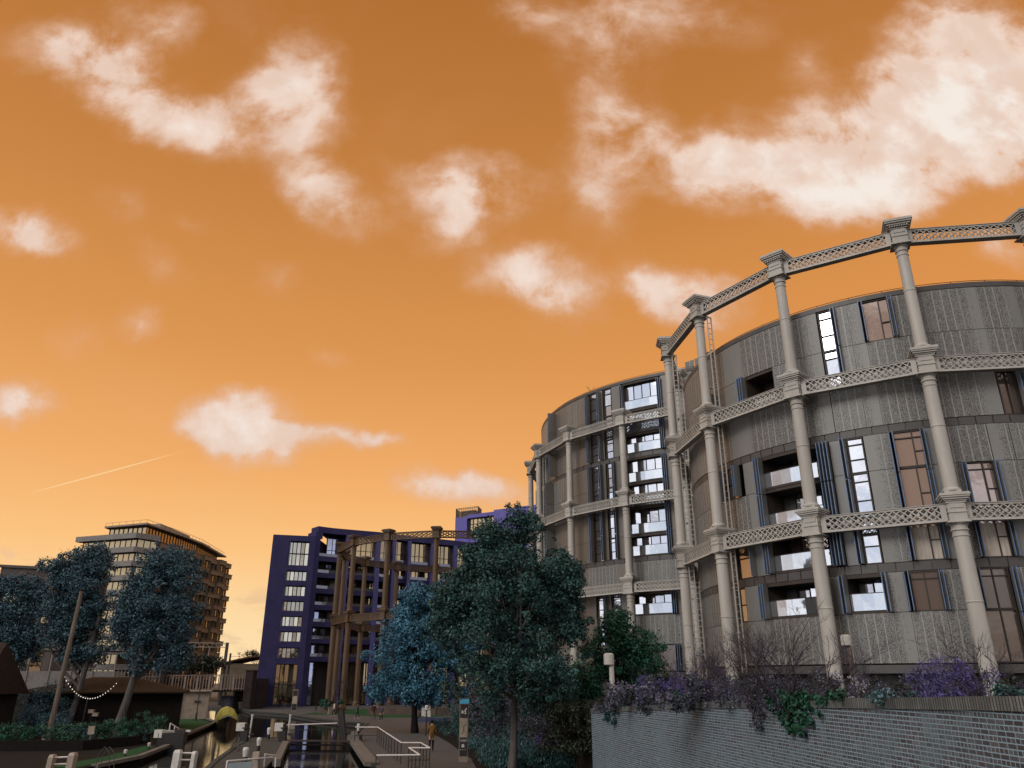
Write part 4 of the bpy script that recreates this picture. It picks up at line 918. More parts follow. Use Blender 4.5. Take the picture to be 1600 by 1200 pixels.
# pale site buildings and fence between trees and tower
sb = thing('site_cabin', (-72, 128, 0), 'pale flat roofed cabin seen between the left tree trunks', 'building')
mb = MB(); mb.prism([(-80, 124), (-62, 128), (-63, 134), (-81, 130)], 0, 5.6); mb.build('wall', M_LEDGE, sb)
mb = MB(); mb.prism([(-81, 123.4), (-61.5, 127.6), (-62.5, 134.6), (-82, 130.6)], 8.6, 9.4)
for k in range(7): mb.bar((-80+k*3, 124+k*.66, 0), (-80+k*3, 124+k*.66, 8.6), .2, .2)
mb.build('canopy', M_LEDGE, sb)
fw_ = thing('mesh_fence', (-57, 122, 0), 'pale mesh fence panels left of the bridge pier', 'fence')
mb = MB()
for k in range(24): mb.bar((-64+k*.42, 121+k*.26, 2.4), (-64+k*.42, 121+k*.26, 6.0), .07, .07)
for z in (2.5, 3.6, 4.8, 5.9): mb.bar((-64, 121, z), (-54.2, 127, z), .08, .08)
mb.build('panel', M_LEDGE, fw_)
ew = thing('earth_bank_wall', (-70, 118, 0), 'dark retaining bank behind the shed on the left', 'wall'); mb = MB(); mb.prism([(-110, 112), (-56, 126.5), (-55.5, 129), (-110, 125)], -.1, 2.9); mb.build('brickwork', M_PIER, ew)
# ================================================================ trees
def tubes_tree(base, top, limbs, r, mat_, root, lean=0.0):
    mb = MB(); B = Vector(base); T = Vector(top); n = 7; pts = []; rr = []
    for i in range(n+1):
        t = i/n; p = B+(T-B)*t+Vector((sin(t*5+base[0])*.09, cos(t*4)*.06, 0))*(T-B).length*.12; pts.append(p); rr.append(r*(1-.62*t)*(1+.35*max(0, .12-t)/.12))
    mb.path(pts, rr, 10)
    for L_ in limbs:
        t0 = random.uniform(.35, .95); k = t0*n; i = min(int(k), n-1); s = pts[i]+(pts[i+1]-pts[i])*(k-i); e = Vector(L_)
        m_ = (s+e)/2+Vector((random.uniform(-.3, .3), random.uniform(-.3, .3), -.12*(e-s).length+random.uniform(0, .3))); q = [s, (s+m_)/2+Vector((0, 0, -.05)), m_, (m_+e)/2+Vector((0, 0, .12)), e]
        r0 = r*(1-.62*t0)*.55; mb.path(q, [r0, r0*.8, r0*.6, r0*.42, r0*.15], 6)
        for _ in range(3):
            d = Vector((random.gauss(0, 1), random.gauss(0, 1), random.gauss(.4, .8))).normalized()*random.uniform(.5, 1.3)*((e-s).length*.28); st = m_+(e-m_)*random.random(); mb.tube(st, st+d, r0*.28, r0*.08, 4)
    return mb.build('trunk', mat_, root, True)
def leaf_mesh(centres, radii, count, size, name, mat_, root, aspect=.6, shell=.55, droop=0.0, sq=.85, blades=False):
    """many leaf-sized faces, spread through clumps"""
    C_ = np.array(centres, float); R_ = np.array(radii, float); wgt = R_**2; idx = RNG.choice(len(C_), count, p=wgt/wgt.sum())
    d = RNG.normal(size=(count, 3)); d /= np.linalg.norm(d, axis=1)[:, None]; rad = (shell+(1-shell)*RNG.random(count)**.7)*R_[idx]*(1+.18*RNG.normal(size=count))
    P = C_[idx]+d*rad[:, None]*np.array([1, 1, sq]); nrm = d*.8+RNG.normal(size=(count, 3))*.7+np.array([0, 0, .35]); nrm /= np.linalg.norm(nrm, axis=1)[:, None]
    t = np.cross(nrm, RNG.normal(size=(count, 3))); t /= np.linalg.norm(t, axis=1)[:, None]+1e-9; 
    if blades: t = np.array([0, 0, 1.0])+RNG.normal(size=(count, 3))*.35; t /= np.linalg.norm(t, axis=1)[:, None]
    b = np.cross(nrm, t); b /= np.linalg.norm(b, axis=1)[:, None]+1e-9
    s = size*(.6+.8*RNG.random(count))[:, None]; o_ = np.array(world_of(root))
    a0 = P-t*s*.5; a1 = P+b*s*aspect*.5-nrm*s*.08; a2 = P+t*s*.5-np.array([0, 0, droop])*s; a3 = P-b*s*aspect*.5-nrm*s*.08
    vv = np.stack([a0, a1, a2, a3], 1).reshape(-1, 3)-o_
    me = bpy.data.meshes.new(name); me.vertices.add(count*4); me.vertices.foreach_set('co', vv.astype(np.float32).ravel())
    me.loops.add(count*4); me.loops.foreach_set('vertex_index', np.arange(count*4, dtype=np.int32)); me.polygons.add(count)
    me.polygons.foreach_set('loop_start', np.arange(0, count*4, 4, dtype=np.int32)); me.update(calc_edges=True); me.validate(); me.materials.append(mat_)
    o = bpy.data.objects.new(name, me); COL.objects.link(o); o.parent = root; return o
def crown_clumps(env, n, rmin, rmax, depth=1.0):
    """env: list of (x, z, rx, rz, y) ellipsoids; clumps fill them out to their edges"""
    cs = []; rs = []; wt = [e[2]*e[3] for e in env]
    for _ in range(n):
        e = random.choices(env, wt)[0]; d = Vector((random.gauss(0, 1), random.gauss(0, 1), random.gauss(0, 1))).normalized()*(random.random()**.38); r = random.uniform(rmin, rmax)
        cs.append((e[0]+d[0]*max(e[2]-r*.75, .1), e[4]+d[1]*max(e[2]*depth-r*.75, .1), e[1]+d[2]*max(e[3]-r*.6, .1))); rs.append(r)
    return cs, rs
def px_env(lst, y):
    """crown outlines measured at the tree's own distance y: (px, py, half width px, half height px)"""
    out = []
    for px, py, a, b in lst:
        c = at_depth(px, py, y); e = at_depth(px+a, py, y); f = at_depth(px, py-b, y); out.append((c[0], c[2], abs(e[0]-c[0]), abs(f[2]-c[2]), y))
    return out
def tree(name, label, base, top, y, env, n, rr, leaves, size, lmat, r, bark, cat='tree', group=None, aspect=.6, depth=.9, extra=None):
    root = thing(name, base, label, cat, group); cs, rs = crown_clumps(px_env(env, y), n, rr[0], rr[1], depth)
    if extra: cs += [e[:3] for e in extra]; rs += [e[3] for e in extra]
    env_ = px_env(env, y)
    for _ in range(int(n*1.1)):
        e = random.choices(env_, [q[2]*q[3] for q in env_])[0]; d = Vector((random.gauss(0, 1), random.gauss(0, 1), random.gauss(0, 1))).normalized()*random.uniform(.90, 1.07)
        cs.append((e[0]+d[0]*e[2], e[4]+d[1]*e[2]*depth, e[1]+d[2]*e[3])); rs.append(random.uniform(.35, .7)*rr[0])
    tubes_tree(base, top, random.sample(cs, min(len(cs), 22)), r, bark, root); leaf_mesh(cs, rs, leaves, size, 'crown', lmat, root, aspect)
    return root
# big dark tree in front of the gasholders
tree('broadleaf_tree', 'tall dark teal tree with straight trunk in front of the round blocks', (.05, 42.5, 0), (.1, 42.5, 9.0), 42.5,
     [(812, 818, 40, 30), (808, 868, 84, 56), (775, 838, 36, 30), (745, 880, 36, 40), (716, 928, 46, 44), (884, 905, 30, 42), (893, 965, 32, 42), (798, 925, 112, 72), (860, 905, 42, 50), (793, 995, 132, 78), (790, 1062, 118, 55), (880, 950, 36, 62), (712, 955, 48, 62), (760, 880, 40, 40), (850, 1080, 60, 35)],
     205, (.42, .95), 118000, .145, L_TEAL, .20, M_BARK)
tree('broadleaf_tree', 'spreading bright blue leaved tree beside the lawn, left of the tall dark tree', (-8.3, 73, 0), (-8.9, 73, 8.5), 74,
     [(665, 990, 66, 66), (638, 985, 48, 48), (660, 945, 46, 34), (615, 1040, 50, 50), (690, 1060, 62, 52), (640, 1080, 60, 28), (600, 1070, 32, 28), (655, 935, 30, 24), (720, 1000, 40, 60), (700, 930, 30, 30)],
     115, (.55, 1.2), 52000, .21, L_BLUE, .28, M_BARKD)
tree('broadleaf_tree', 'bushy deep green tree behind the lamp post at the far end of the brick wall', (5.6, 46, 2.85), (6.2, 46, 7.0), 46,
     [(965, 1000, 48, 38), (1000, 1010, 40, 30), (935, 1040, 42, 40), (985, 1050, 45, 36), (1015, 1040, 28, 34), (915, 1070, 30, 28), (960, 968, 25, 18)],
     62, (.45, .85), 20000, .19, L_GREEN, .13, M_BARKD, aspect=.4)
tree('plane_tree', 'rightmost slate blue tree of the left bank, in front of the dark shed', (-31.2, 66, .0), (-29.2, 66, 10.5), 66.5,
     [(248, 945, 68, 92), (262, 890, 48, 38), (232, 990, 50, 48), (288, 955, 28, 58), (198, 965, 26, 54), (228, 1028, 42, 28), (270, 1024, 42, 28)],
     135, (.65, 1.3), 52000, .19, L_LEFT, .36, M_BARK)
tree('plane_tree', 'tall slate blue tree with twin trunks just behind the leaning wooden pole', (-37.6, 71, 0), (-36.4, 71, 9.5), 71.5,
     [(122, 935, 54, 82), (148, 880, 30, 28), (112, 985, 42, 46), (95, 895, 24, 26), (142, 960, 26, 52), (128, 1022, 40, 28)],
     125, (.65, 1.25), 50000, .20, L_LEFT, .33, M_BARK)
tree('plane_tree', 'broad slate blue tree at the left edge of the picture', (-46.8, 76, 0), (-46, 76, 8.0), 76,
     [(25, 965, 46, 62), (52, 925, 24, 28), (10, 918, 26, 24), (-30, 960, 46, 60), (45, 1010, 34, 36), (74, 884, 12, 12), (20, 1035, 36, 20)],
     110, (.7, 1.35), 36000, .21, L_LEFT, .34, M_BARK)
tb = thing('tree_trunk', (-39.3, 72, 0), 'slim second trunk forking beside the middle left bank tree', 'tree')
mb = MB(); mb.path([(-39.3, 72, 0), (-38.9, 72, 2.5), (-39.3, 72, 5), (-40.1, 72.3, 7.5)], [.2, .17, .13, .08], 8); mb.path([(-38.9, 72, 2.5), (-38, 72, 4.5), (-37.2, 72, 7)], [.12, .1, .06], 7); mb.build('trunk', M_BARKD, tb, True)
# bare sapling in the gasholder lawn, and roof shrub
def twigs(base, h, spread, r, n, depth=4, up=.55):
    mb = MB()
    def rec(p, d, L_, r_, k):
        q = p+d*L_; m_ = (p+q)/2+Vector((random.gauss(0, .05), random.gauss(0, .05), random.gauss(0, .03)))*L_; mb.tube(p, m_, r_, r_*.85, 4, False); mb.tube(m_, q, r_*.85, r_*.7, 4, False)
        if k == 0: return
        for _ in range(random.choice((2, 3))):
            e = (d+Vector((random.gauss(0, spread), random.gauss(0, spread), random.gauss(up*.4, .25)))).normalized(); rec(p+(q-p)*random.uniform(.45, 1), e, L_*random.uniform(.6, .85), r_*.62, k-1)
    for _ in range(n):
        d = Vector((random.gauss(0, spread*.9), random.gauss(0, spread*.9), 1)).normalized(); rec(Vector(base)+Vector((random.gauss(0, .15), random.gauss(0, .15), 0)), d, h*.34, r, depth)
    return mb
def bare_shrub(px, y, zb, h, n, label, spread=.5, r=.022, depth=5, m_=None, leaves=0, lm=None):
    p = at_depth(px, 1070, y); b = (p[0], y, zb); root = thing('bare_shrub', b, label, 'shrub', None); mb = twigs(b, h, spread, r, n, depth); mb.build('branches', m_ or M_TWIG, root)
    if leaves:
        leaf_mesh([(b[0]+random.gauss(0, h*.25), y+random.gauss(0, h*.2), zb+h*random.uniform(.15, .8)) for _ in range(14)], [h*.16]*14, leaves, .07, 'leaves', lm, root)
    return root
bare_shrub(1232, 20, pod_z(21), 3.3, 8, 'large leafless spreading shrub in front of the third column, above the hanging ivy', .62, .024, 5)
bare_shrub(1190, 21, pod_z(22), 2.5, 5, 'smaller leafless shrub just left of the large leafless one', .6, .020, 5)
bare_shrub(1528, 17, pod_z(17), 2.5, 5, 'leafless twiggy shrub at the foot of the rightmost full column', .6, .017, 5)
bare_shrub(1110, 26, pod_z(27), 2.6, 6, 'thin leafless shrub between the two leftmost front columns', .6, .020, 5, leaves=500, lm=L_MIX)
bare_shrub(1085, 30, pod_z(31), 2.8, 5, 'thin leafless shrub at the foot of the corner column', .55, .022, 5, leaves=300, lm=L_MIX)
bare_shrub(1340, 17.5, pod_z(18), 1.7, 5, 'low bare shrub with a few pale leaves beside the lamp post', .6, .012, 5)
def low_shrub(name, pxs, y, zb, h, wpx, n, leaves, size, lm, label, cat='shrub', group=None, tw=3):
    c = at_depth(pxs, 1070, y); e = at_depth(pxs+wpx, 1070, y); rx = abs(e[0]-c[0]); root = thing(name, (c[0], y, zb), label, cat, group)
    cs = [(c[0]+random.uniform(-1, 1)*rx, y+random.uniform(-.6, .6)*min(rx, 1.2), zb+h*(random.uniform(.12, 1)**.9)*(1-.35*random.random())) for _ in range(n)]; rs = [random.uniform(.55, 1)*h*.24 for _ in range(n)]
    leaf_mesh(cs, rs, leaves, size, 'leaves', lm, root, .55, .1)
    mb = MB()
    for q in cs[:tw*4]: mb.path([(q[0]*.7+c[0]*.3, q[1], zb), (q[0]*.9+c[0]*.1+.03, q[1], (zb+q[2])/2), (q[0], q[1], q[2]+rs[0]*.8)], [.012, .009, .005], 4)
    mb.build('stems', M_TWIG, root); return root
low_shrub('flowering_shrub', 1505, 16.2, 3.6, 1.12, 62, 34, 3600, .045, L_PURP, 'violet leaved shrub above the wall at the foot of the rightmost full column')
low_shrub('flowering_shrub', 1450, 16.5, 3.6, .50, 32, 18, 1400, .045, L_MIX, 'low mauve grey shrub left of the violet shrub on the right')
low_shrub('flowering_shrub', 1580, 14.5, 3.55, .60, 30, 20, 1700, .06, L_UNDER, 'bluish green shrub at the right edge above the wall')
low_shrub('flowering_shrub', 1330, 18.5, 3.5, .65, 55, 30, 2300, .05, L_MIX, 'mauve grey shrub with pale blossom at the foot of the lamp post')
low_shrub('flowering_shrub', 1318, 18.2, 3.6, .8, 38, 14, 420, .05, L_WHITE, 'spray of pale blossom standing right of the third column')
low_shrub('grass_clump', 1410, 17, 3.55, .38, 40, 22, 1600, .07, L_UNDER, 'spiky low green clump between the pale blossom and the right violet shrub', 'plant')
low_shrub('flowering_shrub', 1240, 20.5, 3.45, .85, 48, 32, 3600, .05, L_MIX, 'dense mauve grey shrub under the large leafless shrub')
low_shrub('flowering_shrub', 1165, 24, 3.3, 1.0, 42, 32, 3400, .06, L_MIX, 'mauve grey shrub left of the hanging ivy')
low_shrub('flowering_shrub', 1108, 27, 3.25, 1.4, 40, 36, 3800, .07, L_PURP, 'dull violet shrub between the two leftmost front columns')
low_shrub('flowering_shrub', 1030, 33, 3.05, 1.45, 42, 40, 5200, .085, L_PURP, 'rich violet shrub at the foot of the corner column')
low_shrub('flowering_shrub', 975, 35, 2.95, 1.2, 42, 36, 4600, .085, L_MIX, 'mauve shrub below the green tree, behind the lamp post on the left')
low_shrub('flowering_shrub', 1068, 30, 3.2, .8, 30, 20, 2000, .07, L_GREEN, 'low green shrub between two violet shrubs')
low_shrub('hedge', 1290, 26, 3.2, 1.25, 330, 150, 15000, .10, L_MIX, 'long dark mixed hedge behind the wall in front of the nearer round block', 'hedge')
low_shrub('hedge', 1370, 33, 3.2, 1.3, 420, 120, 12000, .13, L_OLIVE, 'dark evergreen hedge under the plinth of the nearer round block', 'hedge')
# ivy hanging over the wall
def ivy(y0, y1, drop, n, leaves, size, lm, label):
    yc = (y0+y1)/2; wx = wall_at(yc); root = thing('ivy', (wx[0], yc, wx[2]), label, 'climbing plant'); cs = []; rs = []
    for _ in range(n):
        y = random.gauss(yc, (y1-y0)/4); t = random.random()**1.3; wq = wall_at(y); k = max(0.1, 1-abs(y-yc)/((y1-y0)*.6)); cs.append((wq[0]-.10, y, wq[2]+.12-t*drop*k)); rs.append(random.uniform(.07, .15))
    leaf_mesh(cs, rs, leaves, size, 'leaves', lm, root, .8, .1)
    mb = MB()
    for c in cs[::4]: mb.path([(wall_at(c[1])[0]+.2, c[1], wall_at(c[1])[2]+.05), (wall_at(c[1])[0]-.06, c[1], wall_at(c[1])[2]+.03), (c[0]+.05, c[1], c[2]-.05)], .006, 4)
    mb.build('stems', M_BARKD, root)
ivy(17.6, 21.2, 1.05, 70, 3000, .085, L_GREEN, 'green ivy hanging over the brick wall below the large leafless shrub')
ivy(20.4, 23.2, .9, 40, 1100, .06, L_MIX, 'sparse bluish creeper on the wall, left of the green ivy')
ivy(34.2, 37.0, 1.2, 30, 900, .09, L_UNDER, 'small trailing creeper near the far end of the brick wall')
ivy(14.9, 16.0, .32, 12, 220, .055, L_UNDER, 'tiny sprig of creeper under the coping on the right half of the wall')
# dark hedge mass at the end of the wall
hd = thing('ivy_hedge', (2.5, 42, 0), 'dark ivy mass hanging over the far end of the brick wall', 'hedge'); cs = []; rs = []
for _ in range(60): cs.append((random.uniform(1.6, 4.3), random.uniform(40, 43.5), random.uniform(1.1, 3.0))); rs.append(random.uniform(.3, .5))
leaf_mesh(cs, rs, 13000, .12, 'leaves', L_OLIVE, hd)
# undergrowth and tall shrubs on the bed
def inbed(): 
    t = random.random(); y = 43+t*t*46; xl = np.interp(y, [42, 49, 62, 76, 92], [-1.4, -2.1, -4.4, -7.2, -8.8]); return random.uniform(xl+.2, 3.4), y
ug = thing('undergrowth', (0, 60, 0), None, None); cs = []; rs = []
for _ in range(420): x, y = inbed(); h = random.uniform(.1, .8); cs.append((x, y, h)); rs.append(random.uniform(.25, .5))
ob = leaf_mesh(cs, rs, 42000, .14, 'undergrowth', L_UNDER, ug, .35, .1, blades=True); ob.parent = None; ob.location = (0, 60, 0); bpy.data.objects.remove(ug); ob.name = 'undergrowth'; tag(ob, 'bluish green undergrowth covering the bed beside the towpath', 'plants', kind='stuff')
for px, y, h, wp, lm, lb in ((770, 56, 3.6, 32, L_MIX, 'tall mauve bush behind the signpost, left of the trunk of the tall dark tree'), (835, 52, 3.3, 34, L_MIX, 'tall mauve bush right of the trunk of the tall dark tree'), (735, 66, 3.0, 30, L_UNDER, 'bluish bush behind the signpost on the bed'),
    (865, 47, 1.5, 22, L_PURP, 'low violet flowering plant behind the wooden bench'), (915, 46, 1.6, 18, L_MIX, 'mauve plant at the foot of the wall end'), (800, 60, 4.4, 60, L_TEAL, 'tall teal bush far behind the trunk of the tall dark tree'), (880, 62, 5.2, 40, L_GREEN, 'tall green bush behind the ivy mass'), (745, 80, 3.6, 30, L_UNDER, 'bluish bush beside the trunk of the blue leaved tree')):
    low_shrub('bush', px, y, 0, h, wp, 40, 4200, .13, lm, lb)
low_shrub('bush', 905, 60, 2.85, 3.2, 34, 36, 4200, .16, L_GREEN, 'green bush on the terrace at the foot of the farther frame')
bare_shrub(925, 110, 33.9, 1.9, 3, 'tiny leafless shrub on the roof edge of the farther round block', .6, .03, 4); bpy.data.objects[-1] if False else None
for o in COL.objects:
    if o.get('label', '').startswith('tiny leafless'): o.location = (9.3, 81.5, 33.98)
for ch in [c for o in COL.objects if o.get('label', '').startswith('tiny leafless') for c in o.children]: pass
bare_shrub(518, 118, .3, 6.5, 3, 'slender bare sapling in front of the violet block', .45, .05, 5)
low_shrub('bush', 520, 117, .5, 1.8, 16, 14, 1500, .22, L_GREEN, 'small green bush in a planter at the foot of the brown frame')
low_shrub('bush', 455, 143, .2, 2.0, 16, 14, 1500, .22, L_OLIVE, 'dark bush in front of the tall ground floor window of the violet block')
tree('distant_tree', 'small dark tree behind the gantry, beyond the bridge', (-63, 150, 0), (-63, 150, 7), 150, [(300, 1035, 34, 16), (325, 1040, 30, 14)], 30, (.7, 1.3), 6000, .32, L_OLIVE, .2, M_BARKD)
tree('distant_tree', 'sparse pale tree top over the curved roof of the railway shed', (-62, 215, 0), (-62, 215, 9), 215, [(388, 1024, 18, 6), (398, 1023, 12, 6)], 16, (.6, 1.1), 900, .3, L_OLIVE, .2, M_BARKD)
# ================================================================ left bank: shed, kiosk, lodge, garden
sh = thing('boathouse_shed', (-33, 76, 0), 'long dark timber boat shed with a low brown roof behind the left bank trees', 'shed')
SP = [(-28.5, 72), (-41, 70.5), (-46, 84), (-33.5, 84.5)]
mb = MB(); mb.prism(SP, 0, 3.35); mb.build('wall', M_SHED, sh)
mb = MB(); r0 = 3.3; ov = [(-28.1, 71.2), (-41.8, 69.6), (-47, 85), (-33.2, 85.5)]; rd = [(-35.8, 78.2, 4.5), (-39.5, 77.6, 4.5)]
for (i, j, pts) in ((0, 1, (rd[0], rd[1])), (1, 2, (rd[1],)), (2, 3, (rd[1], rd[0])), (3, 0, (rd[0],))):
    a, b_ = ov[i], ov[j]
    if len(pts) == 2: mb.face([(b_[0], b_[1], r0), (a[0], a[1], r0), pts[0], pts[1]])
    else: mb.face([(b_[0], b_[1], r0), (a[0], a[1], r0), pts[0]])
mb.face([(x, y, r0-.12) for x, y in ov])
for i in range(4): a, b_ = ov[i], ov[(i+1) % 4]; mb.face([(a[0], a[1], r0-.12), (b_[0], b_[1], r0-.12), (b_[0], b_[1], r0), (a[0], a[1], r0)])
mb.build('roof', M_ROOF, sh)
for x in (-30.2, -33.5):
    f = MB(); f.box((x, 72.2-(x+28.3)*-.118-.06-.0, 1.6), (.9, .08, 1.9), .117); o = f.build('window', M_BARKD, sh); g = MB(); g.box((x, 72.2-(x+28.3)*-.118-.12, 1.6), (.16, .06, 1.6), .117); g.build('pane', M_GD, o)
kz = thing('service_kiosk', (-39.5, 104, 0), 'pale kiosk box with a tan front and a bright white side on the boatyard lawn', 'kiosk')
mb = MB(); mb.prism([(-39.0, 98.5), (-36.3, 99.6), (-37.3, 102.5), (-40.4, 101.4)], 0, 3.0); mb.build('wall', M_CREAM, kz)
mb = MB(); mb.prism([(-40.5, 101.4), (-39.04, 98.35), (-39.12, 98.33), (-40.62, 101.4)], .05, 3.0); mb.build('side_panel', mat('bright_white_panel', (.62, .66, .62), .6, .1, 1), kz)
mb = MB(); mb.prism([(-39.3, 98.0), (-36.0, 99.3), (-37.1, 102.8), (-40.8, 101.6)], 3.0, 3.15); mb.build('roof', M_CREAM, kz)
mb = MB(); mb.box((-37.4, 99.05, 1.9), (.7, .06, .25), .39); mb.build('notice', M_DARK, kz)
lp = thing('lamp_post', (-35.6, 94.5, 0), 'thin dark lamp post on the boatyard lawn in front of the kiosk', 'lamp post')
mb = MB(); mb.lathe([(.13, 0), (.12, .8), (.07, .9), (.055, 6.0)], (-35.6, 94.5, 0), 8); mb.build('pole', M_DARK, lp); mb = MB(); mb.lathe([(.05, 0), (.3, .05), (.32, .12), (.1, .3)], (-35.6, 94.5, 6.0), 10); mb.build('lamp_head', M_STONE, lp)
lg = thing('brick_lodge', (-43, 62, 0), 'small dark brick lodge with a steep tiled roof at the left edge', 'building')
mb = MB(); mb.prism([(-39.5, 60.5), (-47, 59.5), (-48, 67), (-40.5, 68)], 0, 3.4); mb.build('wall', M_PIER, lg)
mb = MB(); a, b_, c, d, e, f_ = (-38.9, 59.9, 3.2), (-47.5, 58.8, 3.2), (-48.5, 67.6, 3.2), (-39.9, 68.6, 3.2), (-40.0, 64.3, 7.0), (-48.0, 63.3, 7.0)
mb.face([b_, a, e, f_]); mb.face([d, c, f_, e]); mb.face([a, d, e]); mb.face([c, b_, f_]); mb.face([a, b_, c, d]); mb.build('roof', mat('old_roof_tiles', (.03, .02, .016), .85, .5, 5, bump=.6), lg)
pole = thing('wooden_pole', (-33.8, 61, 0), 'tall weathered wooden pole leaning slightly right, in front of the left bank trees', 'pole')
b0 = at_depth(76, 1160, 61); b1 = at_depth(129, 925, 61); mb = MB(); mb.tube((b0[0], 61, 0), (b1[0], 61, b1[2]), .20, .14, 12); mb.build('shaft', M_WOOD, pole, True)
mb = MB(); mb.lathe([(.2, 0), (.21, .05), (.05, .12)], (b1[0], 61, b1[2]-.01), 12); mb.build('cap', M_BARKD, pole)
# string lights
sl = thing('string_lights', (-31, 62, 3), 'string of small glowing bulbs sagging between the wooden pole and the right left-bank tree', 'string lights')
M_BULB = bpy.data.materials.new('bulb_glow'); M_BULB.use_nodes = True; _b = M_BULB.node_tree.nodes['Principled BSDF']; _b.inputs['Emission Color'].default_value = (1, .85, .7, 1); _b.inputs['Emission Strength'].default_value = .7
A_, B_ = at_depth(100, 1053, 61.5), at_depth(188, 1064, 65.5); pts = []
for i in range(25): t = i/24; p = A_+(B_-A_)*t; p = Vector((p[0], p[1], p[2]-1.55*4*t*(1-t))); pts.append(p)
mb = MB(); mb.path(pts, .012, 4); mb.build('wire', M_BLACK, sl)
for p in pts[1:-1]: mb = MB(); mb.lathe([(.02, -.02), (.036, -.05), (.03, -.085), (.01, -.10)], tuple(p), 7); mb.build('bulb', M_BULB, sl)
# garden plants
GB = [('shrub', 245, 1150, 64, 1.7, 20, L_HERB, 'rounded dark green garden shrub left of the lock paddle gear'), ('shrub', 165, 1155, 62, 1.4, 24, L_HERB, 'green garden shrub below the right trunk on the left bank'), ('shrub', 205, 1165, 60, 1.5, 26, L_GREEN, 'larger deep green garden shrub at the raised bed'), ('shrub', 110, 1165, 58, 1.5, 30, L_HERB, 'green garden shrub at the foot of the wooden pole'),
      ('shrub', 45, 1165, 57, 1.5, 30, L_GREEN, 'bright green garden shrub beside the brick lodge'), ('shrub', 60, 1110, 66, 2.6, 34, L_LEFT, 'tall bluish bush between the lodge and the pole'), ('shrub', 100, 1125, 64, 2.0, 24, L_LEFT, 'bluish bush left of the bending gardener'), ('shrub', 70, 1080, 69, 4.6, 34, L_LEFT, 'tall dark leafy thicket between the brick lodge and the twin trunked tree'), ('shrub', 25, 1090, 72, 3.6, 40, L_HERB, 'tall dark bush under the leftmost tree'), ('shrub', 140, 1150, 59, .9, 20, L_UNDER, 'pale grassy clump in the garden bed'), ('shrub', 232, 1150, 60.5, .7, 14, L_UNDER, 'low pale plant at the end of the raised bed')]
for nm, px, py, y, h, wp, lm, lb in GB: low_shrub(nm, px, y, 0.15, h, wp, 30, 3600, .11, lm, lb)
rb = thing('raised_bed_wall', (-24, 56, 0), 'low dark timber edging of the raised garden bed', 'garden edging'); mb = MB()
for a, b_ in (((-36, 53.5), (-27.5, 54.5)), ((-27.5, 54.5), (-26.2, 58.5)), ((-26.2, 58.5), (-26.6, 62))): mb.bar(a+(.3,), b_+(.3,), .2, .6)
mb.build('boards', M_BARKD, rb)
sg = thing('garden_sign', (-27.3, 56, 0), 'small tan board sign standing in the garden bed', 'sign'); mb = MB(); mb.box((-27.6, 55.3, 1.15), (.38, .05, .5), .25); mb.build('board', M_CREAM, sg); mb = MB(); mb.box((-27.6, 55.35, .5), (.06, .05, .9)); mb.build('post', M_WOOD, sg)
for i, (px, py) in enumerate(((145, 1114), (151, 1119))):
    c = at_depth(px, py, 68); mb = MB(); mb.box((c[0], 68, c[2]), (.42, .3, .22), .1*i); mb.box((c[0], 68, c[2]+.13), (.46, .34, .04), .1*i); o = mb.build('storage_tub', M_CREAM); tag(o, ['pale tub on the dark shelf, the left and higher one', 'pale tub on the dark shelf, the right and lower one'][i], 'tub')
    mb = MB(); mb.box((c[0], 68.1, (c[2]-.12)/2), (.3, .2, c[2]-.12)); o = mb.build('post', M_BARKD, o)
cf = thing('metal_arch', (-38, 66, 0), 'thin bent metal pipe frame standing beside the dark shed', 'frame'); c0, c1, c2 = at_depth(119, 1090, 67), at_depth(139, 1092, 67), at_depth(133, 1120, 67); mb = MB(); mb.path([tuple(c0), tuple(c1), tuple(c2), (c2[0], 67, 0)], .035, 6); mb.build('pipe', M_STONE, cf)
# ================================================================ narrowboat under a tarpaulin
nb = thing('narrowboat', (-31, 93, -.75), 'black hulled narrowboat under a yellow green tarpaulin moored at the left bank', 'boat')
bow = Vector((-27.9, 82.5, 0)); ax = Vector((-.34, .94, 0)).normalized(); sd = Vector((.94, .34, 0)).normalized(); mb = MB()
def st(s, w_, z): return [bow+ax*s-sd*w_+Vector((0, 0, z)), bow+ax*s+sd*w_+Vector((0, 0, z))]
secs = [(0, .06, .95), (.5, .45, .75), (1.3, .85, .55), (2.6, 1.05, .42), (14, 1.05, .42)]
for i in range(len(secs)-1):
    (s0, w0, z0), (s1, w1, z1) = secs[i], secs[i+1]; a, b_ = st(s0, w0, z0), st(s1, w1, z1); c, d = st(s0, w0*.7, -.9), st(s1, w1*.8, -.9)
    mb.face([c[0], a[0], b_[0], d[0]]); mb.face([a[1], c[1], d[1], b_[1]]); mb.face([a[0], a[1], b_[1], b_[0]])
mb.build('hull', M_BLACK, nb)
mb = MB(); mb.bar(st(0, .06, .97)[0], st(.9, .68, .70)[0], .1, .07); mb.bar(st(0, .06, .97)[1], st(.9, .68, .70)[1], .1, .07); mb.build('bow_trim', M_WHITE, nb)
mb = MB(); pr = [(-1.12, .45), (-.95, 1.1), (-.62, 1.75), (0, 2.05), (.62, 1.75), (.95, 1.1), (1.12, .45)]; ss = [1.3, 2.4, 6, 9, 13.5]; sc = [.55, .95, 1, 1.05, .95]
for i in range(4):
    for j in range(6):
        q = [bow+ax*ss[i+a]+sd*pr[j+b][0]*(sc[i+a] if i+a else .7)+Vector((0, 0, .4+(pr[j+b][1]-.4)*.72*sc[i+a]-.14*((i+a) % 2))) for a, b in ((0, 0), (0, 1), (1, 1), (1, 0))]; mb.face(q)
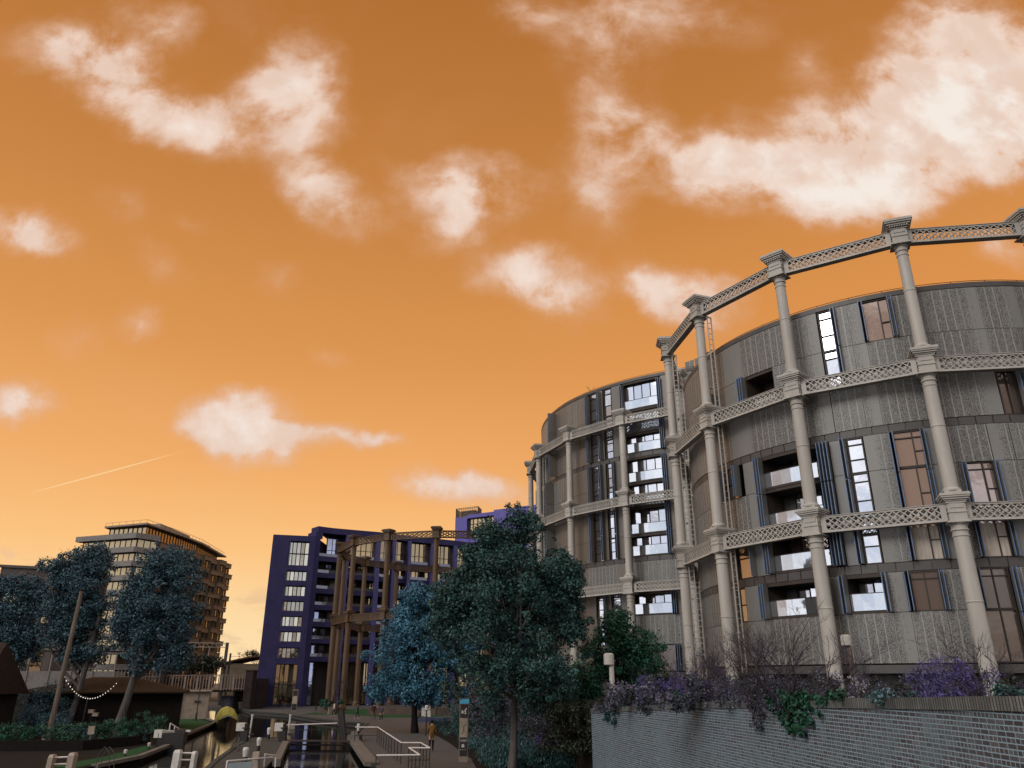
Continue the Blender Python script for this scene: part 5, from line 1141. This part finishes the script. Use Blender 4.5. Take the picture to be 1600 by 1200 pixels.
for i in (0, 4): mb.face([bow+ax*ss[i]+sd*p[0]*(sc[i] if i else .7)+Vector((0, 0, .4+(p[1]-.4)*.72*sc[i]-.14*(i % 2))) for p in (pr if i else pr[::-1])])
mb.build('tarpaulin', M_TARP, nb)
# ================================================================ the lock
def mooring(px, py, hgt, r, label):
    p = on_ground(px, py, 0.0); root = thing('mooring_bollard', tuple(p), label, 'bollard', 'white topped bollards on the lock quays'); mb = MB(); mb.lathe([(r*.75, 0), (r*.7, hgt*.4)], tuple(p), 12); mb.build('foot', M_BLACK, root, True)
    mb = MB(); mb.lathe([(r*.72, hgt*.4), (r*.8, hgt*.55), (r*.95, hgt*.8), (r*.95, hgt*.9), (r*.7, hgt*.98), (r*.2, hgt)], tuple(p), 14); mb.build('cap', M_WHITE, root, True)
mooring(421, 1156, .82, .17, 'bollard at the back of the lock island, farthest of the three'); mooring(405, 1175, .80, .16, 'bollard in the middle of the lock island'); mooring(384, 1194, .80, .18, 'bollard on the lock island nearest the viewer, behind the white rail')
mooring(234, 1172, .38, .11, 'low bollard on the left quay, the right one of two'); mooring(197, 1184, .38, .11, 'low bollard on the left quay, the left one of two'); mooring(561, 1150, .9, .15, 'tall white bollard at the corner of the towpath railing')
M_RAILW = mat('white_handrail', (.55, .50, .47), .5, .1, 5)
def windlass(px, py, label, sx_=1):
    p = on_ground(px, py); root = thing('lock_paddle_gear', tuple(p), label, 'lock gear', 'lock paddle gear'); mb = MB(); x, y = p[0], p[1]
    mb.box((x, y, .4), (.5, .5, .8)); mb.box((x, y, .95), (.3, .4, .5)); mb.box((x+.15*sx_, y, .5), (1.0, .12, .14)); mb.lathe([(.26, 0), (.26, .08)], (x+.1, y-.2, .9), 12); mb.build('housing', M_BLACK, root)
    mb = MB(); mb.box((x-.3*sx_, y-.05, 1.0), (.62, .5, .55)); mb.build('balance_beam_end', M_WHITE, root)
    mb = MB(); mb.tube((x+.35*sx_, y, .3), (x+.42*sx_, y, 1.75), .07, .07, 8); mb.tube((x+.42*sx_, y, 1.75), (x+.42*sx_, y, 1.85), .1, .1, 8); mb.build('rack_post', M_WHITE, root, True); return root
windlass(383, 1160, 'black paddle gear with a white block at the left end of the lock island'); windlass(443, 1160, 'black paddle gear at the right end of the lock island, where the gate rail starts')
pg = thing('lock_gate', (-26, 60, 0), 'dark lock gate with white balance beam end and thin rails at the left quay', 'lock gate'); c = on_ground(267, 1166)
mb = MB(); mb.box((c[0]+.1, c[1], .05), (1.7, 1.0, 1.5), .2); mb.box((c[0]+.5, c[1]+.4, .5), (.8, .6, 1.0)); mb.build('gate_leaf', M_BLACK, pg)
c1 = at_depth(252, 1148, c[1]-.3); mb = MB(); mb.box((c1[0], c1[1]-.1, c1[2]), (.55, .5, .5)); mb.hexa([(c1[0]+.27, c1[1]-.3, c1[2]-.24), (c1[0]+1.1, c1[1]+.7, c1[2]-.24), (c1[0]+1.1, c1[1]+1.1, c1[2]-.24), (c1[0]+.27, c1[1]+.15, c1[2]-.24), (c1[0]+.27, c1[1]-.3, c1[2]+.22), (c1[0]+1.1, c1[1]+.7, c1[2]+.12), (c1[0]+1.1, c1[1]+1.1, c1[2]+.12), (c1[0]+.27, c1[1]+.15, c1[2]+.22)]); mb.build('balance_beam', M_WHITE, pg)
mb = MB(); q = [at_depth(*t) for t in ((266, 1146, 60), (268, 1132, 60), (281, 1140, 60.5), (278, 1151, 60.5), (275, 1136, 60.2), (273, 1149, 60.2))]; mb.path([tuple(v) for v in q[:4]], .045, 6); mb.path([tuple(q[4]), tuple(q[5])], .045, 6); mb.build('handrail', M_RAILW, pg)
mb = MB(); mb.box((c[0]-.6, c[1]-.2, .85), (.3, .2, .1)); mb.box((c[0]+1.1, c[1]+.2, .9), (.3, .2, .12)); mb.build('step', M_WHITE, pg)
# near posts with two rails, cut by the bottom of the picture
def gatepair(xa, xb, ytop, ytop2, y, wa, wb, label, m_):
    A_, B_ = at_depth(xa, ytop, y), at_depth(xb, ytop2, y+.2); root = thing('gate_post_pair', (A_[0], y, -.7), label, 'lock gate', 'near lock gate posts'); mb = MB()
    for p, w_ in ((A_, wa), (B_, wb)): mb.hexa([(p[0]-w_/2-.1, p[1]-.2, -1.6), (p[0]+w_/2-.1, p[1]-.2, -1.6), (p[0]+w_/2-.1, p[1]+.2, -1.6), (p[0]-w_/2-.1, p[1]+.2, -1.6), (p[0]-w_/2, p[1]-.2, p[2]-.1), (p[0]+w_/2, p[1]-.2, p[2]-.1), (p[0]+w_/2, p[1]+.2, p[2]-.1), (p[0]-w_/2, p[1]+.2, p[2]-.1)]); mb.box((p[0], p[1], p[2]-.04), (w_, .4, .12), 0, .75)
    mb.build('post', m_, root); mb = MB()
    for dz in (.12, .42): mb.tube((A_[0], A_[1], A_[2]-dz), (B_[0], B_[1], A_[2]-dz+(B_[2]-A_[2])*.3), .04, .04, 8)
    mb.build('rail', M_RAILW, root)
gatepair(85, 117, 1182, 1179, 41.5, .24, .30, 'tan pair of lock gate posts joined by two pale rails at the bottom left', M_CREAM)
gatepair(281, 307, 1174, 1176, 41.5, .32, .18, 'white pair of lock gate posts joined by two pale rails beside the left channel', M_WHITE)
hp = thing('hoop_railing', (-22, 43, 0), 'thin dark curved hoop railing on the left quay', 'railing'); c = at_depth(165, 1172, 44); mb = MB()
for dx in (0, .25): mb.path([(c[0]-.3+dx, 44, 0), (c[0]-.25+dx, 44, .6), (c[0]+dx, 44, .98), (c[0]+.3+dx, 44, .7), (c[0]+.42+dx, 44, 0)], .022, 6)
mb.build('hoop', M_STONE, hp)
hp = thing('ladder_handrail', (-19, 56, 0), 'dark bent handrail at the left edge of the lock island', 'railing'); mb = MB(); q = [on_ground(361, 1175), at_depth(371, 1154, 58), at_depth(376, 1154, 58), on_ground(373, 1176)]; mb.path([tuple(v) for v in q], .05, 6); mb.build('rail', M_STONE, hp)
# white information panel with rail, bottom centre
wp = thing('white_panel_rail', (-15, 42, 0), 'white framed handrail with a pale blank panel at the bottom edge of the lock island', 'railing')
q = [at_depth(*t) for t in ((354, 1215, 41), (357, 1191, 41), (428, 1184.5, 43.5))]; mb = MB(); mb.path([tuple(v) for v in q], .045, 8); q2 = [at_depth(*t) for t in ((414, 1200, 43), (416, 1180, 43), (433, 1182, 44), (432, 1200, 44))]; mb.path([tuple(v) for v in q2], .04, 8); mb.build('handrail', M_RAILW, wp)
a, b_ = at_depth(359, 1193, 41.05), at_depth(397, 1190, 42.3); mb = MB(); mb.hexa([(a[0], a[1], -.5), (b_[0], b_[1], -.5), (b_[0], b_[1]+.06, -.5), (a[0], a[1]+.06, -.5), (a[0], a[1], a[2]-.03), (b_[0], b_[1], b_[2]-.03), (b_[0], b_[1]+.06, b_[2]-.03), (a[0], a[1]+.06, a[2]-.03)]); mb.build('panel', mat('pale_blue_white_board', (.42, .50, .52), .5, .1, 2), wp)
a = at_depth(402, 1190, 42.8); mb = MB(); mb.box((a[0], a[1], .2), (.32, .3, 1.3)); mb.build('post', M_CREAM, wp)
bb2 = thing('balance_beam', (-13.5, 48, 0), 'long pale balance beam slanting along the right edge of the lock island', 'lock gate'); mb = MB(); a, b_ = at_depth(448, 1163, 60), at_depth(434, 1193, 46); mb.bar(tuple(a), tuple(b_), .42, .36); mb.build('beam', M_COPE, bb2); mb = MB()
for t in (.05, .9): p = a+(b_-a)*t; mb.box((p[0]+.2, p[1], p[2]/2-.3), (.2, .4, p[2]+.6))
mb.build('support', M_BLACK, bb2)
ug_ = thing('lock_gate', (-14, 64, 0), 'upper lock gate with a dark walkway and a long white handrail across the chamber', 'lock gate'); a, b_ = on_ground(447, 1160), on_ground(556, 1161)
mb = MB(); mb.hexa([(a[0], a[1], -1.4), (b_[0], b_[1], -1.4), (b_[0], b_[1]+.45, -1.4), (a[0], a[1]+.45, -1.4), (a[0], a[1], -.42), (b_[0], b_[1], -.42), (b_[0], b_[1]+.45, -.42), (a[0], a[1]+.45, -.42)]); mb.bar((a[0], a[1]+.2, .06), (b_[0], b_[1]+.2, .06), .5, .1); mb.build('gate_leaf', M_BLACK, ug_)
mb = MB(); mb.bar((a[0], a[1]-.5, -.15), (b_[0], b_[1]-.5, -.15), .3, .1); mb.build('walkway', M_BARKD, ug_)
mb = MB(); r0, r1 = at_depth(450, 1134, 65.6), at_depth(529, 1131, 66.5); mb.path([(r0[0]-.25, r0[1], .1), (r0[0]-.1, r0[1], r0[2]-.1), tuple(r0), tuple(r1)], .045, 8)
mb.build('handrail', M_RAILW, ug_); mb = MB(); mb.tube((r0[0], r0[1], .62), (r1[0], r1[1], .62), .03, .03, 6)
for t in (.25, .5, .75, .98): p = r0+(r1-r0)*t; mb.tube((p[0], p[1], .1), (p[0], p[1], p[2]), .03, .03, 6)
mb.build('rail_post', M_BLACK, ug_)
bk_ = thing('balance_beam', (-14, 63, 0), 'black balance beam raised on end at the right side of the upper lock gate', 'lock gate'); a, b_, t1, t2 = on_ground(529, 1160), on_ground(537, 1160), at_depth(530, 1117, 64), at_depth(538, 1108, 64)
mb = MB(); mb.hexa([(a[0], 63.8, 0), (b_[0], 63.8, 0), (b_[0], 64.4, 0), (a[0], 64.4, 0), (t1[0], 63.8, t1[2]), (t2[0], 63.8, t2[2]), (t2[0], 64.4, t2[2]), (t1[0], 64.4, t1[2])]); mb.build('beam', M_BLACK, bk_); mb = MB(); mb.box(((a[0]+b_[0])/2+.2, 64.1, .6), (.7, .5, .22)); mb.build('iron_strap', M_BLACK, bk_)
# lock chamber wall on the towpath side
cw = thing('lock_chamber_wall', (-9.5, 53, -1), 'weathered stone coping block wall along the right side of the lock chamber', 'wall'); mb = MB(); mb.bar((-11.6, 62.6, .02), (-7.5, 45.9, .02), .75, .22); mb.build('coping', M_COPE, cw); mb = MB(); mb.box((-11.75, 63.3, -.3), (.9, 1.4, 1.5)); mb.box((-11.75, 63.3, .5), (.5, .7, .35)); mb.build('stone_block', M_COPE, cw)
# zigzag towpath railing
zr = thing('towpath_railing', (-8, 52, 0), 'zigzag black railing with a white handrail beside the lock on the towpath', 'railing')
Z = [(-11.41, 61.42), (-9.76, 61.37), (-6.0, 46.16), (-4.95, 46.14), (-4.09, 42.65), (-5.15, 42.67), (-4.16, 38.67), (-6.09, 38.38)]
mb = MB(); mb.path([(x, y, 1.05) for x, y in Z[:6]]+[(Z[6][0], Z[6][1], 1.05), (Z[7][0], Z[7][1], 1.05)], .035, 8); mb.build('handrail', M_RAILW, zr)
mb = MB()
for i in range(7):
    a, b_ = V2(Z[i]), V2(Z[i+1]); L_ = (b_-a).length; n = {1: 9}.get(i, max(1, int(L_/1.1)))
    for k in range(n): c = a+(b_-a)*(k/n); mb.box((c[0], c[1], .5), (.05, .05, 1.06))
    mb.tube((a[0], a[1], .5), (b_[0], b_[1], .5), .022, .022, 6)
mb.box((Z[7][0], Z[7][1], .5), (.05, .05, 1.06)); mb.build('balusters', M_BLACK, zr)
# ================================================================ signs, lamps, bench on the towpath
def totem(px, py, h, wd, label, full=True):
    p = on_ground(px, py); root = thing('wayfinding_sign', tuple(p), label, 'sign', None); x, y = p[0], p[1]; mb = MB(); mb.box((x, y, h/2), (wd, .16, h)); mb.build('frame', mat('sign_steel', (.20, .16, .12), .4, .1, 2), root)
    M_BK = mat('sign_black_panel', (.012, .007, .008), .4, .1, 2); M_MAP = mat('sign_map_panel', (.27, .215, .16), .5, .25, 3); M_CY = mat('sign_blue_band', (.06, .33, .50), .5, .05, 2); fy = y-.09
    def pl(n, z0, z1, m_): b = MB(); b.box((x, fy, (z0+z1)/2), (wd*.84, .03, z1-z0-.01)); return b.build(n, m_, root)
    if full:
        b = MB(); b.box((x, y, h-.12), (wd+.04, .2, .26)); b.build('top_band', M_CY, root)
        t = pl('icon_panel', h-1.0, h-.28, M_BK); pl('map_panel', h-2.0, h-1.0, M_MAP); lo = pl('lower_panel', h-2.95, h-2.0, M_BK)
        b = MB()
        for dx, dz, sz in ((-.08, -.70, .10), (.06, -.62, .08), (.12, -.52, .06), (.08, -.75, .07), (-.1, -.62, .05)): b.lathe([(sz, 0), (sz*.9, .01)], (0, 0, 0), 10) if False else b.box((x+dx, fy-.02, h+dz), (sz*1.4, .01, sz*1.3), 0, .7)
        b.build('icon', M_WHITE, t); b = MB(); b.box((x-.02, fy-.02, h-2.42), (.17, .01, .16), 0, .7)
        for k in range(5): b.box((x-.14+k*.07, fy-.02, h-2.16), (.025, .01, .12))
        for k in range(3): b.box((x-.14+k*.12, fy-.02, h-2.62), (.06, .01, .02))
        b.build('icon', M_WHITE, lo); b = MB(); b.path([(x-.12, fy-.02, h-1.85), (x-.02, fy-.02, h-1.7), (x, fy-.02, h-1.45), (x+.14, fy-.02, h-1.3)], .012, 4); b.path([(x-.15, fy-.02, h-1.2), (x+.02, fy-.02, h-1.5), (x+.15, fy-.02, h-1.8)], .008, 4); b.build('map_line', M_BK, root)
        b = MB(); b.box((x-.55, y-.15, .02), (.6, .05, .02)); b.build('base_strip', M_COPE, root)
    else: pl('icon_panel', h-.9, h-.1, M_BK); pl('map_panel', h-2.0, h-.95, M_MAP); pl('lower_panel', .1, h-2.0, M_BK)
totem(725.5, 1191, 3.25, .50, 'tall narrow wayfinding sign with a bright blue top band, on the towpath'); totem(461, 1112, 3.0, .8, 'distant narrow wayfinding sign in front of the violet block', False)
mb = MB(); p = on_ground(667, 1150); root = thing('lamp_bollard', tuple(p), 'thin black post with a white top at the edge of the towpath near the lawn', 'post'); mb.tube(tuple(p), (p[0], p[1], 1.95), .06, .05, 8); mb.build('pole', M_BLACK, root); mb = MB(); mb.lathe([(.09, 0), (.15, .05), (.17, .35), (.1, .42)], (p[0], p[1], 1.9), 10); mb.build('lamp_head', M_WHITE, root, True)
p = on_ground(668, 1122); root = thing('notice_board', tuple(p), 'white notice board half hidden by the blue leaved tree', 'sign'); c = at_depth(668, 1111, p[1]); mb = MB(); mb.hexa([(c[0]-.62, c[1], c[2]-.6), (c[0]+.55, c[1], c[2]-.7), (c[0]+.55, c[1]+.08, c[2]-.7), (c[0]-.62, c[1]+.08, c[2]-.6), (c[0]-.58, c[1], c[2]+.55), (c[0]+.45, c[1], c[2]+.6), (c[0]+.45, c[1]+.08, c[2]+.6), (c[0]-.58, c[1]+.08, c[2]+.55)]); mb.build('board', M_WHITE, root)
mb = MB(); mb.box((c[0], c[1]+.05, .4), (.1, .1, .9)); mb.build('post', M_BLACK, root)
p = on_ground(672, 1128); bn = thing('low_bench', tuple(p), 'long low blue violet bench block beside the towpath under the blue leaved tree', 'bench'); mb = MB(); mb.box((p[0]+.2, p[1], .22), (4.2, .8, .44)); mb.build('seat', mat('blue_violet_bench', (.045, .05, .12), .7, .2, 2), bn)
def podlamp(px, ptop, y, label, hd):
    c = at_depth(px, ptop, y); zb = pod_z(y); root = thing('lamp_post', (c[0], y, zb), label, 'lamp post', 'lamp posts on the terrace'); mb = MB(); r = hd*.32; mb.tube((c[0], y, zb-.3), (c[0], y, c[2]-hd*.4), r, r*.8, 10); mb.build('pole', M_WOOD if hd < .3 else M_COL, root, True)
    mb = MB(); mb.lathe([(hd*.42, -hd*1.25), (hd*.55, -hd*1.15), (hd*.55, -hd*.15), (hd*.35, 0)], (c[0]-hd*.25, y, c[2]), 14); mb.build('lamp_head', M_COL, root, True)
podlamp(956, 1020, 36.5, 'thin lamp post with a pale cylinder head in front of the bushy green tree', .42); podlamp(1325, 990, 24, 'lamp post with a pale cylinder head in front of the nearer round block', .26)
p = on_ground(875, 1199); bn = thing('wooden_bench', (3.2, 45, 0), 'brown slatted wooden bench at the foot of the wall end', 'bench'); mb = MB()
for k in range(4): mb.box((2.9, 45.35+.02*k, .55+k*.13), (2.0, .04, .10))
mb.build('backrest', M_WOOD, bn); mb = MB()
for k in range(4): mb.box((2.9, 44.85+.13*k, .45), (2.0, .10, .04))
mb.build('seat', M_WOOD, bn)
for dx in (-.85, .85): b = MB(); b.box((2.9+dx, 45, .22), (.08, .5, .43)); b.build('leg', M_BARKD, bn)
# low planter in front of the brown frame
pt_ = thing('stone_planter', (-21, 117, 0), 'long low brown stone planter ring at the foot of the brown frame', 'planter'); mb = MB()
for (x0, y0, x1, y1) in ((-27.2, 118, -24.2, 116), (-19.5, 113.5, -10, 111.5), (-10, 111.5, 0, 112.5)): mb.bar((x0, y0, .45), (x1, y1, .45), .7, .9)
mb.build('kerb', mat('brown_granite', (.085, .06, .05), .8, .2, 1), pt_)
p = on_ground(489, 1113); b = MB(); b.box((p[0]+.2, p[1]+3, .3), (.8, .6, .6)); bin_ = b.build('litter_bin', M_STONE); b2 = MB(); b2.box((p[0]+.2, p[1]+3, .66), (.9, .7, .12)); b2.build('lid', M_BLACK, bin_); tag(bin_, 'squat grey litter bin left of the walking pair', 'bin')
# ================================================================ people
def person(px, py, h, head, label, top, legs, hair=(.01, .008, .006), stride=.0, pose='walk', arm=(0, 0), coat=False, loc=None, bag=None):
    p = loc or on_ground(px, py); k = h/1.75; root = thing('person', tuple(p), label, 'person'); J = {}; E_ = []
    def j(n, x, y, z, r, par=None):
        J[n] = (Vector((x, y, z)), r); 
        if par: E_.append((par, n))
    s = stride; rt = .165 if coat else .145
    if pose == 'sit':
        j('pel', 0, 0, .52, .15); zz = -.43; lean = -.10
    elif pose == 'bend': j('pel', 0, 0, .92, .15); zz = 0; lean = .55
    else: j('pel', 0, 0, .95, .145); zz = 0; lean = .03
    def sp(z, off=0): t = (z-.95); return (0, lean*t*1.0+off, J['pel'][0][2]+t*(sqrt(max(.05, 1-lean*lean)) if lean > .3 else 1))
    j('sp', *sp(1.15), rt, 'pel'); j('ch', *sp(1.36), rt+.015, 'sp'); j('nk', *sp(1.53), .06, 'ch'); j('hb', *sp(1.61, .02), .085, 'nk'); j('ht', *sp(1.70, .02), .09, 'hb'); 
    n_ = sp(1.65, .115); j('no', n_[0], n_[1], n_[2], .014, 'ht')
    for sgn, nm in ((-1, 'l'), (1, 'r')):
        c = sp(1.43); f = arm[0] if sgn < 0 else arm[1]; j('sh'+nm, sgn*.19, c[1], c[2], .068, 'ch'); ex = sgn*.25; ey, ez = c[1]-.04+f*.12, c[2]-.28
        if pose == 'bend': ey, ez = c[1]+.12, c[2]-.28
        j('el'+nm, ex, ey, ez, .05, 'sh'+nm); wy, wz = ey+.06+f*.2, ez-.25+abs(f)*.12
        j('wr'+nm, sgn*.26, wy, wz, .032, 'el'+nm); j('pa'+nm, sgn*.265, wy+.02, wz-.07, .036, 'wr'+nm)
        for q in range(4): dy = (-.03+.02*q); L1 = (.04, .05, .047, .036)[q]; j('f%s%d' % (nm, q), sgn*.265, wy+.03+dy, wz-.12, .010, 'pa'+nm); j('g%s%d' % (nm, q), sgn*.25, wy+.04+dy, wz-.12-L1, .008, 'f%s%d' % (nm, q))
        j('t'+nm, sgn*.245, wy+.07, wz-.09, .011, 'pa'+nm); j('u'+nm, sgn*.235, wy+.085, wz-.12, .009, 't'+nm)
        hy = s*sgn; j('hi'+nm, sgn*.09, 0, J['pel'][0][2]-.06, .10, 'pel')
        if pose == 'sit': j('kn'+nm, sgn*.12, .44, .50, .068, 'hi'+nm); j('an'+nm, sgn*.12, .50, .10, .045, 'kn'+nm); j('to'+nm, sgn*.13, .66, .05, .04, 'an'+nm)
        else: j('kn'+nm, sgn*.10, hy*.55+.04, .50, .068, 'hi'+nm); j('an'+nm, sgn*.10, hy-.02, .09+(.05 if hy < 0 else 0), .045, 'kn'+nm); j('to'+nm, sgn*.115, hy+.15, .045, .040, 'an'+nm)
    names = list(J); me = bpy.data.meshes.new('body'); me.from_pydata([J[n][0] for n in names], [(names.index(a), names.index(b)) for a, b in E_], []); tmp = bpy.data.objects.new('body', me); COL.objects.link(tmp)
    sk = tmp.modifiers.new('s', 'SKIN'); sub = tmp.modifiers.new('b', 'SUBSURF'); sub.levels = 1; sub.render_levels = 1
    if not me.skin_vertices: me.attributes.new('skin_vertex', 'FLOAT_VECTOR', 'POINT') if False else None
    bm = bmesh.new(); bm.from_mesh(me); ly = bm.verts.layers.skin.verify()
    for v, n in zip(bm.verts, names): v[ly].radius = (J[n][1], J[n][1]*(.72 if n in ('sp', 'ch', 'pel') else 1)); v[ly].use_root = (n == 'pel')
    bm.to_mesh(me); bm.free(); dg = bpy.context.evaluated_depsgraph_get(); new = bpy.data.meshes.new_from_object(tmp.evaluated_get(dg)); bpy.data.objects.remove(tmp)
    mt = [M_SKIN, mat('top_%s' % (top,), top, .85, .2, 8), mat('legs_%s' % (legs,), legs, .85, .2, 8), mat('shoes', (.35, .34, .33), .6, .1, 5)]
    for m_ in mt: new.materials.append(m_)
    seg = [(J[a][0], J[b][0], b) for a, b in E_]
    for f in new.polygons:
        c = Vector(f.center); best = None
        for a, b, n in seg:
            d = b-a; t = max(0, min(1, (c-a).dot(d)/max(d.length_squared, 1e-9))); q = (c-(a+d*t)).length/max(J[n][1], .02)
            if best is None or q < best[0]: best = (q, n)
        n = best[1]; f.material_index = 3 if n[:2] == 'to' else 2 if n[:2] in ('hi', 'kn', 'an') and not (coat and c[2] > J['pel'][0][2]-.28) else 1 if n[:2] in ('sp', 'ch', 'sh', 'el', 'wr') else 2 if n == 'pel' else 0
        f.use_smooth = True
    o = bpy.data.objects.new('body', new); COL.objects.link(o); o.parent = root
    b = MB(); hc = J['ht'][0]; n = 12
    b.lathe([(.098, -.07), (.112, -.02), (.108, .05), (.08, .10), (.03, .125)], (hc[0], hc[1]-.022, hc[2]), 12); ho = b.build('hair', mat('hair_%s' % (hair,), hair, .8, .2, 8)); ho.parent = root
    if bag: b = MB(); b.box((0, -.2, 1.2), (.3, .18, .42), 0, .85); ho = b.build('backpack', mat('bag', bag, .8, .2, 5)); ho.parent = root
    root.rotation_euler = (0, 0, head); root.scale = (k, k, k); return root
person(675.5, 1175, 1.80, 0.1, 'person in an olive brown jacket and dark trousers, walking away along the towpath', (.12, .065, .018), (.02, .012, .015), stride=.16, coat=True, arm=(.6, .2))
person(597, 1128, 1.72, pi-.1, 'person in a grey hooded coat walking towards the viewer on the towpath', (.06, .06, .075), (.02, .018, .02), stride=.14, coat=True, arm=(.2, -.2))
person(585, 1126, 1.76, -.25, 'person in dark red brown top and tan trousers, left of the grey coated one', (.035, .012, .012), (.12, .08, .055), stride=.22, arm=(-.3, .4))
person(560, 1124, 1.72, pi/2+.3, 'person in dark clothes and white shoes walking alone before the lawn', (.03, .03, .032), (.025, .028, .04), stride=.20, arm=(.4, -.3))
person(515, 1117, 1.68, pi/2-.2, 'person in dark top and pale trousers, left one of the pair by the brown frame', (.03, .03, .035), (.26, .22, .19), stride=.14)
person(523, 1120, 1.70, pi/2+.5, 'person in pale top and dark trousers, right of the pair by the brown frame', (.45, .38, .34), (.03, .015, .018), stride=.2, arm=(.3, -.3))
person(438, 1108, 1.75, .4, 'person in dark clothes, left one of the two by the violet block corner', (.02, .012, .012), (.02, .015, .018), stride=.1)
person(446, 1108, 1.72, -.4, 'person in brown top and tan trousers, right one near the violet block corner', (.05, .02, .015), (.14, .09, .07), stride=.15)
p_ = on_ground(656, 1129); person(0, 0, 1.70, pi/2+.2, 'person in dark clothes sitting on the blue violet bench under the white board', (.015, .015, .018), (.025, .022, .03), pose='sit', loc=Vector((p_[0]+.1, p_[1]-.1, 0)))
person(0, 0, 1.68, pi, 'person in a dark coat with pale hair sitting on the slatted wooden bench', (.015, .012, .012), (.02, .02, .025), hair=(.5, .48, .5), pose='sit', loc=Vector((3.35, 44.95, 0)), coat=True)
person(0, 0, 1.72, -pi/2, 'person in a dark red top bending over in the garden bed', (.09, .03, .03), (.10, .11, .14), hair=(.03, .02, .015), pose='bend', loc=Vector((-35.2, 63.5, .0)))

# repeats of one kind share a group
GR = {'plane_tree': 'slate blue trees on the left bank', 'broadleaf_tree': 'trees beside the towpath', 'flowering_shrub': 'shrubs along the top of the brick wall', 'bare_shrub': 'leafless shrubs',
      'shrub': 'shrubs in the garden on the left bank', 'bush': 'bushes on the planting bed and terrace', 'ivy': 'creepers hanging over the brick wall', 'person': 'people around the canal',
      'gasholder_frame': 'iron gasholder frames', 'wayfinding_sign': 'wayfinding signs', 'hedge': 'hedges on the terrace', 'storage_tub': 'pale tubs on the dark shelf', 'distant_tree': 'distant trees', 'lock_gate': 'gates of the lock', 'balance_beam': 'balance beams of the lock'}
for o in list(COL.objects):
    k = o.name.split('.')[0]
    if o.parent is None and k in GR and not o.get('group') and o.get('label'): o['group'] = GR[k]
